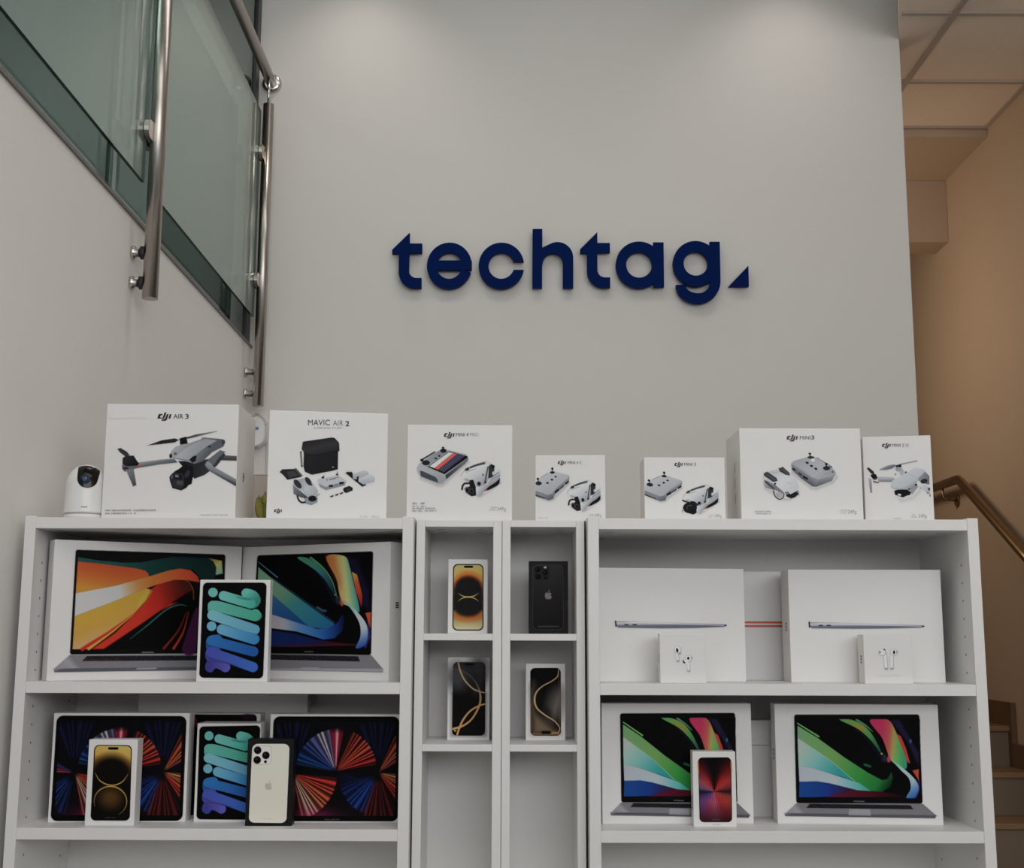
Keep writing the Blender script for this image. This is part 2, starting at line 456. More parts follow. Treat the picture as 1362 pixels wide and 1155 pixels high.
# stairs in the alcove
st = thing('staircase', 'tiled staircase rising behind the right bookcase beside the beige wall', 'stairs', (1.9, 5.1, 0))
def tread(k):
    yf = 5.33 + .235 * (k - 1); z = .84 + .18 * k
    return yf, z
for k in range(-1, 4):
    yf, z = tread(k)
    b = BX(1.61, 2.2855, yf + .018, yf + .30 if k < 3 else 7.99, z - .20 if k > -1 else 0, z - .025); o = obj('riser', b, M['riser'], st, loc=(-1.9, -5.1, 0))
    b = BX(1.61, 2.2855, yf, yf + .27 if k < 3 else 7.99, z - .025, z, bev=.004); o = obj('tread', b, M['tread'], st, loc=(-1.9, -5.1, 0))
prof = [(5.05, .84)]
ups = []
for k in range(0, 4):
    yf, z = tread(k)
    ups += [(yf - .03, z - .18 + .105), (yf - .03, z + .105)] if k else [(yf - .03, z + .105)]
low = [(7.9, 1.30), (4.92, .55)]
pr = ups + [(7.9, tread(3)[1] + .105)] + low
sk = prism(bmesh.new(), pr, 'x', 2.262, 2.2855)
struct('baseboard_right', sk, M['skirt'])

hr = thing('stair_handrail', 'bronze-coloured metal handrail bent above the stairs on the beige wall', 'handrail', (2.21, 6.1, 2.5))
L = lambda p: (p[0] - 2.21, p[1] - 6.1, p[2] - 2.5)
pts = [(2.21, 7.4, 2.545), (2.21, 6.17, 2.55), (2.21, 6.135, 2.549), (2.21, 6.10, 2.535), (2.21, 5.397, 2.135), (2.21, 5.0, 1.91)]
obj('rail', tube(bmesh.new(), [L(p) for p in pts], .0225, 18), M['bronze'], hr)
b = tube(bmesh.new(), [L((2.21, 6.36, 2.535)), L((2.21, 6.36, 2.485)), L((2.222, 6.36, 2.472)), L((2.282, 6.36, 2.470))], .007, 10)
tube(b, [L((2.277, 6.36, 2.470)), L((2.286, 6.36, 2.470))], .032, 20)
obj('bracket', b, M['bronze'], hr)

# glass balustrade of the mezzanine
bal = thing('glass_balustrade', 'glass balustrade with brushed steel posts and rail along the mezzanine edge', 'balustrade', (-1.0, 3.3, 2.9))
LB = lambda p: (p[0] + 1.0, p[1] - 3.3, p[2] - 2.9)
def place(o): o.location = (1.0, -3.3, -2.9); return o
PX = -.974
for i, yp in enumerate((1.80, 3.25, 4.70)):
    zt = 3.868 if i != 1 else 3.875
    b = tube(bmesh.new(), [(PX, yp, 2.645 if i == 2 else 2.672), (PX, yp, zt)], .0212, 24)
    post = place(obj('post', b, M['steel'], bal))
    b = tube(bmesh.new(), [(PX, yp, zt - .01), (PX - .003, yp, 3.985)], .006, 10)
    o = obj('rail_pin', b, M['steel_light'], post)
    for z0 in ((2.778, 2.693) if i == 2 else (2.800, 2.716)):
        b = lathe(bmesh.new(), [(.019, -1.0285), (.019, -1.020), (.013, -1.016), (.012, PX - .015)], 20, 'x', (0, yp, z0))
        o = obj('standoff', b, M['steel_light'], post)
        if i != 2:
            b = lathe(bmesh.new(), [(.018, PX - .03), (.018, PX - .017)], 20, 'x', (0, yp, z0)); obj('washer', b, M['rubber'], post)
    for zc, sd in ([(3.655, -1), (3.135, -1)] if i == 2 else [(3.135, -1), (3.135, 1)]):
        def half(x0, x1):
            c = [(yp + sd * .005, zc + .026), (yp + sd * .045, zc + .026)] + [(yp + sd * (.045 + .022 * math.sin(t)), zc + .026 * math.cos(t)) for t in np.linspace(.3, PI - .3, 7)] + [(yp + sd * .045, zc - .026), (yp + sd * .005, zc - .026)]
            return prism(bmesh.new(), c, 'x', x0, x1)
        obj('clamp', half(-.994, -.981), M['steel'], post); obj('clamp', half(-1.019, -1.006), M['steel'], post)
        obj('gasket', half(-1.0055, -.9945), M['rubber'], post)
def pane(y0, y1, z0=2.988, z1=3.826):
    bm = BX(-1.0045, -.9955, y0, y1, z0, z1)
    for f in bm.faces:
        if abs(f.normal.x) < .5: f.material_index = 1
    return place(obj('glass_panel', bm, [M['pane'], M['edge']], bal))
pane(1.84, 3.218); pane(3.282, 4.668); pane(.4, 1.76)
b = tube(bmesh.new(), [(-.984, .3, 4.0), (-.984, 4.79, 4.0)], .0215, 24)
place(obj('handrail', b, M['steel'], bal))
b = lathe(bmesh.new(), [(.040, WY - .001), (.040, WY - .008), (.034, WY - .016), (.022, WY - .018)], 32, 'y', (-.984, 0, 4.0))
place(obj('wall_flange', b, M['steel_light'], bal))

# wall sign -------------------------------------------------------------
sign = thing('wall_sign', 'dark blue raised letters spelling techtag on the grey wall', 'sign', (.23, WY, 3.1))
def S(p):
    x, y = 500 + p[0] / 2.619, 280 + p[1] / 2.619
    return (-2.027305 + .002978 * x - .000014 * y - .23, 4.310992 + .000009 * x - .003082 * y - 3.1)
def arc(cx, cy, rx, ry, a0, a1, n=20):
    return [(cx + rx * math.cos(R(a)), cy - ry * math.sin(R(a))) for a in np.linspace(a0, a1, n)]
def letter(outlines, holes=()):
    bm = bmesh.new(); y0, y1 = -.040, -.018
    for i, o in enumerate(outlines):
        b2 = prism(bmesh.new(), [S(p) for p in o], 'y', y0 - .0003 * i, y1 - .0003 * i)
        me = bpy.data.meshes.new('tmp'); b2.to_mesh(me); b2.free(); bm.from_mesh(me); bpy.data.meshes.remove(me)
    return obj('letter', bm, M['navy'], sign)
def ring(cx, cy, ro, ri, a0, a1, ryo=None, ryi=None):
    out = []; n = 12
    ryo = ryo or ro; ryi = ryi or ri
    st_ = np.linspace(a0, a1, max(4, int(abs(a1 - a0) / 7)))
    return arc(cx, cy, ro, ryo, a0, a1, len(st_)) + arc(cx, cy, ri, ryi, a1, a0, len(st_))
def t_letter(dx, dy=0):
    q = [(118, 80), (118, 118), (162, 118), (162, 151), (118, 151), (118, 212)] + arc(144, 212, 26, 26, 180, 270, 8) + [(162, 238), (162, 273), (140, 273)] + arc(140, 215, 58, 58, 270, 180, 12)[1:] + [(82, 153), (58, 153), (58, 140)]
    return letter([[(x + dx, y + dy) for x, y in q]])
t_letter(0)
a_ = math.degrees(math.asin(22 / 79)); b_ = math.degrees(math.asin(16 / 79))
letter([ring(258, 195, 78, 44, 12, 343, 80, 46), [(214, 177), (336, 177), (336, 210), (214, 210)]])
def c_ring():
    ai, ao = math.degrees(math.asin(14 / 44)), math.degrees(math.asin(14 / 79))
    o_ = arc(439, 195, 79, 80, ao, 360 - ao, 44); i_ = arc(439, 195, 45, 46, 360 - ai, ai, 44)
    o_[0] = (517, 181); o_[-1] = (517, 210); return o_ + i_
letter([c_ring()])
letter([[(547, 67), (581, 67), (581, 272), (547, 272)], [(581, 132)] + arc(634, 168, 55, 55, 118, 0, 16) + [(689, 272), (653, 272)] + arc(618, 186, 35, 35, 0, 180, 14) + [(581, 190)]])
t_letter(655, -2)
letter([ring(918, 192, 81, 45, 0, 180), ring(918, 192, 81, 45, 180, 360), [(968, 114), (1004, 114), (1004, 269), (968, 269)]])
letter([ring(1115, 188, 79, 42, 0, 180), ring(1115, 188, 79, 42, 180, 360), [(1165, 112), (1200, 112), (1200, 250), (1165, 250)],
        ring(1122, 248, 78, 43, 0, -90) , ring(1122, 262, 77, 44, 270, 180, 64, 29)])
letter([[(1298, 195), (1298, 267), (1228, 267)]])

# wall router / device with blue sticker
dv = thing('wall_box', 'white rounded wall-mounted device with a blue sticker behind the drone boxes', 'device', (-1.0, WY, 2.495))
def rrect(x0, x1, z0, z1, r, n=8):
    return [(cx + r * math.cos(a), cz + r * math.sin(a)) for cx, cz, s0 in ((x1 - r, z1 - r, 0), (x0 + r, z1 - r, PI / 2), (x0 + r, z0 + r, PI), (x1 - r, z0 + r, 1.5 * PI)) for a in np.linspace(s0, s0 + PI / 2, n)]
obj('housing', prism(bmesh.new(), rrect(-.025, .052, 0, .128, .045), 'y', -.05, -.0005), M['white_plastic'], dv)
obj('rim', tube(bmesh.new(), [(x, -.05, z) for x, z in rrect(-.023, .050, .002, .126, .044)] + [(.050, -.05, .082)], .0045, 8), M['grey_plastic'], dv)
B = bmesh.new(); B.faces.new([B.verts.new(p) for p in ((-.02, -.0512, .066), (.022, -.0512, .066), (.022, -.0512, .078), (-.02, -.0512, .078))])
obj('sticker', B, M['blue_label'], dv)
obj('cable', tube(bmesh.new(), [(.047, -.005, .03), (.048, -.005, -.3), (.05, -.005, -.8)], .003, 8), M['grey_plastic'], dv)

# ------------------------------------------------------------------ bookcases
def bookcase(label, X, Y, rot, w, d, t, top, shelves, sh_t, holes=True, name='bookcase', group=None, top_z0=None):
    r = thing(name, label, 'bookcase', (X, Y, 0), rot, group)
    for s in (-1, 1):
        x0, x1 = (-w / 2, -w / 2 + t) if s < 0 else (w / 2 - t, w / 2)
        b = BX(x0, x1, 0, d, 0, top + (.003 if holes else 0), bev=.001)
        if holes:
            xi = (x1 + .0003) if s < 0 else (x0 - .0003)
            for yy in (.045, d - .055):
                z = .25
                while z < top - .07:
                    vs = [b.verts.new((xi, yy + .0027 * math.cos(a), z + .0027 * math.sin(a))) for a in np.linspace(0, 2 * PI, 9)[:-1]]
                    f = b.faces.new(vs); f.material_index = 1
                    z += .0365
        obj('side_panel', b, [M['shelf'], M['hole']], r)
    b = BX(-w / 2 + t, w / 2 - t, .0008, d, top - sh_t, top, bev=.0008)
    zz = top - sh_t - .0003
    for sx in (-1, 1):
        for yy in (.07, d - .06):
            xc = sx * (w / 2 - t - (.028 if w > .4 else .03))
            vs = [b.verts.new((xc + .011 * math.cos(a), yy + .0035 * math.sin(a), zz)) for a in np.linspace(0, 2 * PI, 13)[:-1]]
            f = b.faces.new(vs); f.material_index = 1
    obj('top_panel', b, [M['shelf'], M['hole']], r)
    for z in shelves:
        obj('shelf', BX(-w / 2 + t, w / 2 - t, .0012, d - .008, z - sh_t, z, bev=.0008), M['shelf'], r)
    obj('back_panel', BX(-w / 2 + t * .5, w / 2 - t * .5, d - .006, d - .001, .06, top - .006), M['shelf'], r)
    obj('plinth', BX(-w / 2 + t, w / 2 - t, .02, .036, 0, .07), M['shelf'], r)
    return r
ZT, Z2, Z3 = 2.02, 1.688, 1.4035
bookcase('wide white bookcase on the left, holding laptop and tablet boxes with coloured screens', -.601, 2.5566, -.0105, .80, .305, .0225, ZT, [Z2, Z3, 1.07, .74, .41, .09], .0225, group='wide white bookcases')
bookcase('wide white bookcase on the right, holding plain white laptop boxes and earbud boxes', .5552, 2.5458, .0096, .80, .305, .0225, ZT, [Z2, Z3, 1.07, .74, .41, .09], .0225, group='wide white bookcases')
bookcase('narrow white shelf tower with the yellow-screen phone box, next to the left bookcase', -.1087, 2.58, 0, .1770, .205, .0180, 2.0185, [1.7862, 1.5654, 1.22, .8, .4, .09], .0138, holes=False, name='shelf_tower', group='narrow shelf towers')
bookcase('narrow white shelf tower with the black phone box, next to the right bookcase', .0655, 2.58, 0, .1695, .205, .0170, 2.0185, [1.7862, 1.5654, 1.22, .8, .4, .09], .0138, holes=False, name='shelf_tower', group='narrow shelf towers')
M1, M2 = 1.7863, 1.5655

# ------------------------------------------------------------------ security camera
sc_ = thing('security_camera', 'white dome security camera with a black lens at the left end of the bookcase', 'camera', (-.899, 2.62, ZT))
rad = .0415
prof = [(.0430, .012), (.0428, .016), (.0425, .03), (.0418, .05), (.0410, .072)] + [(.0410 * math.cos(a), .074 + .043 * math.sin(a)) for a in np.linspace(.03, PI / 2 - .05, 14)]
def cam_r(z):
    if z < .074: return float(np.interp(z, [.012, .03, .05, .074], [.043, .0425, .0418, .0410]))
    return .0410 * math.sqrt(max(0, 1 - ((z - .074) / .043) ** 2))
obj('housing', lathe(bmesh.new(), prof, 56), M['white_plastic'], sc_)
obj('base_ring', lathe(bmesh.new(), [(.0395, .0), (.0418, .001), (.0418, .0085), (.041, .0095)], 56), M['white_plastic'], sc_)
obj('base_seam', lathe(bmesh.new(), [(.0405, .0092), (.0405, .0122)], 48), M['grey_plastic'], sc_)
# teardrop-shaped black visor following the dome
def visor(out, m, name, par, dy):
    bm = bmesh.new(); N = 10; rows = []
    cx = sum(p[0] for p in out) / len(out); cz = sum(p[1] for p in out) / len(out)
    for k in range(N + 1):
        f = k / N; row = []
        for x, z in out:
            xx, zz = cx + (x - cx) * f, cz + (z - cz) * f
            rr_ = cam_r(zz); y = -math.sqrt(max(0, rr_ * rr_ - xx * xx)) - dy
            row.append(bm.verts.new((xx, y, zz)))
            if k == 0: pass
        rows.append(row)
    n = len(out)
    for a, b2 in zip(rows[1:], rows[2:]):
        for j in range(n): bm.faces.new((a[j], a[(j + 1) % n], b2[(j + 1) % n], b2[j]))
    bm.faces.new(rows[1])
    bmesh.ops.delete(bm, geom=rows[0], context='VERTS')
    bmesh.ops.recalc_face_normals(bm, faces=bm.faces)
    return obj(name, bm, m, par, smooth=True)
def cpx(x, y): return ((x - 191) / 247 * .086, .0 + (786 - y) / 345 * .1165)
v = [cpx(*p) for p in cr([(160, 462), (185, 452), (225, 455), (265, 470), (282, 500), (280, 560), (262, 588), (235, 598), (200, 588), (178, 560), (170, 520), (166, 490)], 4)]
lens = visor(v, M['black_gloss'], 'visor', sc_, .0008)
c_ = cpx(219, 543)
yl = -math.sqrt(cam_r(c_[1]) ** 2 - c_[0] ** 2)
B = lathe(bmesh.new(), [(.0105, 0), (.0105, -.0022), (.008, -.0024)], 28, 'y', (c_[0], yl + .0005, c_[1])); obj('lens_ring', B, M['frame'], lens)
B = lathe(bmesh.new(), [(.0058, 0), (.0050, -.0030), (.0025, -.0040)], 24, 'y', (c_[0], yl, c_[1])); obj('lens', B, M['lens_blue'], lens)
B = bmesh.new()
for k in range(4):
    x0, z0 = cpx(207 + k * 9, 720); x1, z1 = cpx(213 + k * 9, 713)
    B.faces.new([B.verts.new((x, -math.sqrt(cam_r(z0) ** 2 - x * x) - .0004, z)) for x, z in ((x0, z0), (x1, z0), (x1, z1), (x0, z1))])
obj('small_lettering', B, M['grey_ink'], sc_)

# carton and plant between the two left drone boxes
k_ = thing('beige_carton', 'small beige carton standing between the two leftmost drone boxes', 'box', (-.549, 2.80, ZT))
obj('carton', BX(-.042, .042, 0, .045, 0, .119, bev=.002), M['kraft'], k_); obj('flap', BX(-.042, .042, 0, .045, .1192, .1205), M['kraft'], k_)
pl = thing('leafy_plant', 'yellow-green leafy plant squeezed between two drone boxes', 'plant', (-.549, 2.75, ZT))
obj('pot', lathe(bmesh.new(), [(.014, 0), (.018, .003), (.019, .012), (.017, .014)], 20), M['kraft'], pl)
def leaf(h, bend, wid, rz, m):
    bm = bmesh.new(); rows = []
    for i in range(9):
        t = i / 8; wv = wid * math.sin(PI * min(1, .12 + t * .88)) ** .8; x = bend * t * t; z = .015 + h * t
        rows.append([bm.verts.new((x + s * wv, -.003 * (1 - abs(s)) - .01 * t, z - abs(s) * .003)) for s in (-1, -.5, 0, .5, 1)])
    for a, b in zip(rows, rows[1:]):
        for j in range(4): bm.faces.new((a[j], a[j + 1], b[j + 1], b[j]))
    o = obj('leaf', bm, m, pl, smooth=True); o.rotation_euler = (0, 0, rz)
    md = o.modifiers.new('t', 'SOLIDIFY'); md.thickness = .002
    return o
leaf(.052, -.010, .0165, .1, M['leaf']); leaf(.060, .008, .0165, -.25, M['leaf2']); leaf(.040, .016, .015, -.4, M['leaf']); leaf(.046, -.018, .015, .4, M['leaf2']); leaf(.036, .0, .016, 0, M['leaf'])

# ------------------------------------------------------------------ drone boxes on top
G_TOP = 'drone boxes on top of the bookcases'
K, DK, MG = (20, 20, 22), (46, 48, 51), (108, 111, 115)
def grad(p, q, *st): return ('lin', p, q, list(st))

# 1 large drone in flight
c = Carton('drone_box', 'tall white box at the left end printed with a dark grey drone in flight', 'box', [(140.3, 537.5), (316.5, 537.5), (313.8, 688.8), (137.7, 687)], -.7182, 2.60, ZT, 1.0, .2786, .2448, .19, G_TOP, dy=3.2, side='card_side')
a = c.art(T=crop(140, 540, 7.567), ss=1.9); a.clip = (130, 314.6)
a.poly([(412, 404), (560, 350), (690, 330), (735, 345), (690, 372), (540, 390)], grad((412, 404), (735, 345), (0, (70, 70, 72)), (.4, (30, 31, 33)), (1, (40, 41, 44))))
a.poly([(735, 338), (800, 322), (900, 290), (1115, 252), (1115, 260), (1000, 290), (850, 328), (740, 350)], grad((735, 340), (1115, 255), (0, (28, 28, 30)), (.5, (80, 80, 84)), (1, (140, 140, 142))))
a.poly([(740, 330), (805, 312), (824, 385), (745, 395)], K)
a.poly([(1165, 500), (1326, 508), (1326, 557), (1160, 552)], grad((1200, 500), (1200, 556), (0, (86, 88, 93)), (1, (52, 54, 58))))
a.poly([(730, 560), (900, 560), (1030, 540), (1190, 470), (1206, 500), (1120, 610), (1000, 700), (900, 738), (800, 640)], grad((800, 560), (1100, 640), (0, (26, 27, 29)), (1, (52, 54, 57))))
a.poly([(1030, 545), (1150, 448), (1206, 465), (1140, 525), (1080, 615), (1020, 605)], (92, 95, 100))
a.poly([(340, 572), (560, 545), (690, 535), (725, 575), (560, 592), (340, 628), (285, 640)], grad((540, 545), (550, 600), (0, (132, 134, 138)), (.5, (98, 101, 106)), (1, (76, 78, 83))))
a.poly([(170, 598), (330, 602), (300, 640), (200, 668), (176, 640)], (90, 92, 97))
a.poly([(215, 652), (288, 636), (322, 800), (290, 816)], grad((230, 650), (310, 810), (0, (112, 114, 119)), (1, (64, 66, 70))))
a.poly([(120, 440), (148, 427), (215, 465), (245, 500), (200, 512), (150, 475)], (48, 50, 53))
a.poly([(175, 530), (210, 505), (285, 505), (320, 560), (347, 590), (330, 606), (215, 612), (176, 592)], grad((200, 510), (300, 610), (0, (44, 45, 48)), (1, (18, 18, 20))))
a.ell(208, 632, 30, 12, (40, 41, 44)); a.ell(343, 598, 12, 11, (205, 85, 55))
a.poly([(1020, 560), (1060, 580), (1078, 610), (1322, 745), (1322, 817), (1060, 668), (1030, 640), (1000, 600)], grad((1180, 655), (1150, 720), (0, (132, 135, 140)), (.6, (110, 113, 118)), (1, (62, 64, 68))))
a.poly([(640, 505), (665, 450), (700, 415), (760, 393), (830, 380), (940, 343), (985, 318), (1180, 338), (1200, 370), (1185, 412), (1070, 472), (980, 560), (900, 588), (820, 567), (700, 537), (650, 530)], grad((700, 420), (960, 590), (0, (152, 154, 158)), (.55, (124, 127, 132)), (1, (82, 85, 90))))
a.poly([(700, 522), (790, 440), (920, 365), (1010, 338), (1120, 350), (1010, 415), (905, 500), (830, 552)], grad((760, 440), (900, 500), (0, (160, 162, 166)), (1, (140, 143, 148))))
a.stroke([(690, 530), (830, 553), (905, 500), (1010, 418), (1120, 352)], 5, (96, 99, 104), .8)
a.poly([(845, 545), (880, 510), (917, 505), (907, 560), (872, 577)], (24, 25, 27)); a.ell(655, 508, 14, 24, (28, 28, 30)); a.ell(1182, 368, 18, 26, (58, 60, 64)); a.ell(1042, 413, 18, 11, (48, 50, 54)); a.ell(700, 485, 16, 14, (84, 86, 90)); a.ell(985, 326, 26, 7, (110, 112, 116))
a.poly([(660, 700), (700, 662), (740, 640), (790, 598), (880, 612), (890, 690), (872, 790), (842, 802), (820, 830), (770, 856), (680, 832), (655, 762), (648, 720)], (22, 22, 24))
a.poly([(668, 705), (692, 672), (775, 688), (795, 722), (798, 802), (768, 842), (688, 822), (668, 765)], (42, 43, 46))
a.rr([(690, 688), (770, 696), (782, 750), (692, 745)], 8, (26, 27, 32)); a.rr([(704, 698), (738, 700), (740, 724), (706, 722)], 4, (112, 112, 120)); a.rr([(722, 757), (785, 760), (785, 802), (722, 796)], 5, (66, 66, 68)); a.ell(826, 690, 22, 42, (46, 47, 50), 25); a.ell(672, 720, 8, 20, (88, 90, 94))
a.micro(24, 520, 1058, 15, 1, (60, 60, 62)); a.micro(24, 320, 1088, 14, 2, (60, 60, 62)); a.micro(965, 1245, 1106, 9, 3, (110, 110, 112)); a.stroke([(22, 130), (390, 122)], 2.5, (160, 158, 157), .7)
c.put(a); c.logo(207.2, 225.9, 557.0); c.text([('AIR', 228.5, 241.8, 551.0, 557.0, 0), ('3', 244.3, 249.0, 550.8, 557.2, .01)])
B = bmesh.new(); 
for g_ in LOGO:
    vs = [B.verts.new((c.w / 2 + .0004, .073 + (b_ - 240) * .000055, .098 + (a_2 - 410) * .000045)) for a_2, b_ in g_]
    for t in tessellate_polygon([[Vector((v_.co.y, v_.co.z, 0)) for v_ in vs]]): B.faces.new([vs[i] for i in t])
obj('side_logo', B, M['ink'], c.root)

# 2 set with shoulder bag
c = Carton('drone_box', 'white box printed with a black carrying bag, a folded drone and controller', 'box', [(358.2, 544.7), (516.1, 550.4), (515.3, 689), (355.4, 689)], -.3897, 2.62, ZT, 8.8, .2506, .2330, .12, G_TOP, dy=3.7)
a = c.art(T=crop(360, 570, 8.5125), ss=1.9)
a.stroke([(352, 268), (366, 428)], 20, (26, 26, 28)); a.stroke([(358, 276), (368, 415)], 8, (170, 168, 167))
a.poly([(370, 152), (395, 145), (700, 101), (732, 106), (782, 160), (790, 240), (774, 262), (774, 462), (700, 482), (480, 526), (400, 492), (382, 430), (385, 252), (358, 240)], grad((400, 150), (760, 480), (0, (36, 36, 38)), (1, (24, 24, 26))))
a.poly([(376, 156), (705, 106), (784, 165), (787, 250), (700, 266), (480, 310), (385, 272), (362, 238)], grad((560, 120), (600, 290), (0, (34, 34, 36)), (.5, (48, 48, 50)), (1, (34, 34, 36))))
a.stroke([(385, 272), (480, 312), (700, 270), (786, 254)], 6, (12, 12, 13)); a.stroke([(384, 290), (410, 300), (412, 480)], 4, (16, 16, 17)); a.ell(719, 438, 9, 7, (150, 150, 150)); c.put(a, 'printed_bag'); a = c.art(T=crop(360, 570, 8.5125), ss=1.9)
a.poly([(110, 497), (140, 465), (280, 460), (290, 450), (302, 455), (376, 538), (345, 556), (200, 586), (165, 545), (140, 520)], (36, 37, 39)); a.poly([(195, 495), (270, 482), (330, 532), (222, 562)], (56, 57, 60)); a.stroke([(288, 462), (360, 540)], 6, (150, 150, 150), .7)
a.poly([(275, 588), (330, 580), (400, 562), (450, 562), (500, 630), (555, 710), (548, 750), (510, 792), (430, 785), (370, 735), (272, 742), (265, 660)], grad((300, 600), (520, 780), (0, (140, 144, 149)), (.5, (172, 176, 180)), (1, (150, 154, 158))))
a.poly([(270, 650), (380, 735), (440, 785), (430, 805), (380, 795), (275, 745)], grad((280, 660), (400, 790), (0, (110, 114, 119)), (1, (62, 65, 69))))
a.ell(320, 632, 30, 62, (42, 44, 48), -40); a.ell(441, 600, 27, 55, (42, 44, 48), -35); a.ell(478, 640, 12, 12, (70, 72, 76))
a.poly([(400, 792), (552, 785), (548, 838), (480, 872), (405, 852)], (122, 129, 136)); a.ell(490, 796, 48, 34, K); a.stroke([(318, 768), (335, 815), (370, 842), (405, 838)], 20, (28, 28, 30), sm=4); a.ell(380, 808, 18, 22, (188, 186, 184)); a.stroke([(520, 785), (572, 742)], 6, (40, 40, 43)); a.stroke([(370, 660), (400, 720), (440, 775)], 4, (110, 113, 118), .7)
a.poly([(545, 582), (560, 570), (640, 556), (780, 528), (870, 590), (852, 642), (640, 697), (560, 642)], (170, 174, 178)); a.poly([(556, 625), (640, 662), (868, 600), (852, 645), (640, 699), (575, 662)], (122, 127, 132))
a.ell(606, 556, 17, 11, K); a.stroke([(606, 552), (620, 532)], 7, K); a.ell(766, 522, 15, 9, K); a.stroke([(766, 520), (770, 492)], 7, K); a.rr([(675, 640), (722, 636), (722, 660), (676, 664)], 5, K); a.rr([(790, 608), (842, 600), (842, 626), (792, 634)], 5, K)
for x, y in ((655, 582), (690, 578), (708, 572), (728, 568), (745, 562), (770, 552)): a.ell(x, y, 8, 6, (50, 52, 55))
a.poly([(735, 630), (775, 622), (775, 640), (735, 646)], (110, 113, 117))
a.poly([(858, 502), (880, 490), (930, 490), (1010, 600), (1110, 630), (1050, 657)], (26, 26, 28)); a.poly([(940, 512), (1075, 468), (1120, 498), (1112, 535), (1000, 575), (945, 570)], grad((1000, 480), (1010, 570), (0, (178, 182, 186)), (1, (140, 146, 152)))); a.poly([(990, 540), (1010, 545), (1005, 610), (985, 600)], K); a.poly([(1008, 562), (1140, 512), (1190, 545), (1182, 605), (1060, 632), (1012, 602)], grad((1080, 530), (1090, 630), (0, (184, 188, 192)), (1, (146, 152, 158)))); a.poly([(1085, 628), (1180, 605), (1170, 625), (1100, 640)], (196, 196, 198))
for x in (710, 765, 816): a.poly([(x - 22, 770 - (x - 710) * .33), (x + 15, 753 - (x - 710) * .33), (x + 22, 765 - (x - 710) * .33), (x - 8, 782 - (x - 710) * .33)], K)
a.poly([(835, 685), (850, 668), (905, 648), (945, 670), (942, 700), (872, 729), (845, 717)], (28, 28, 30)); a.ell(895, 690, 26, 10, (52, 52, 55), -15)
a.micro(1035, 1240, 1002, 24, 5, (150, 150, 152), .6)
c.put(a); c.logo(366.0, 377.2, 682.2)
c.text([('MAVIC', 410.3, 439.5, 558.2, 565.6, 0), ('2', 460.0, 465.2, 560.0, 567.0, .02)]); c.text([('AIR', 443.5, 457.0, 559.3, 566.2, -.012)], 'grey_ink', 'light_lettering')
a = c.art(T=np.eye(3), ss=3, box_=(415, 566, 460, 572)); a.micro(418, 456, 569.6, 1.7, 8, (110, 110, 112)); c.put(a, 'small_print')

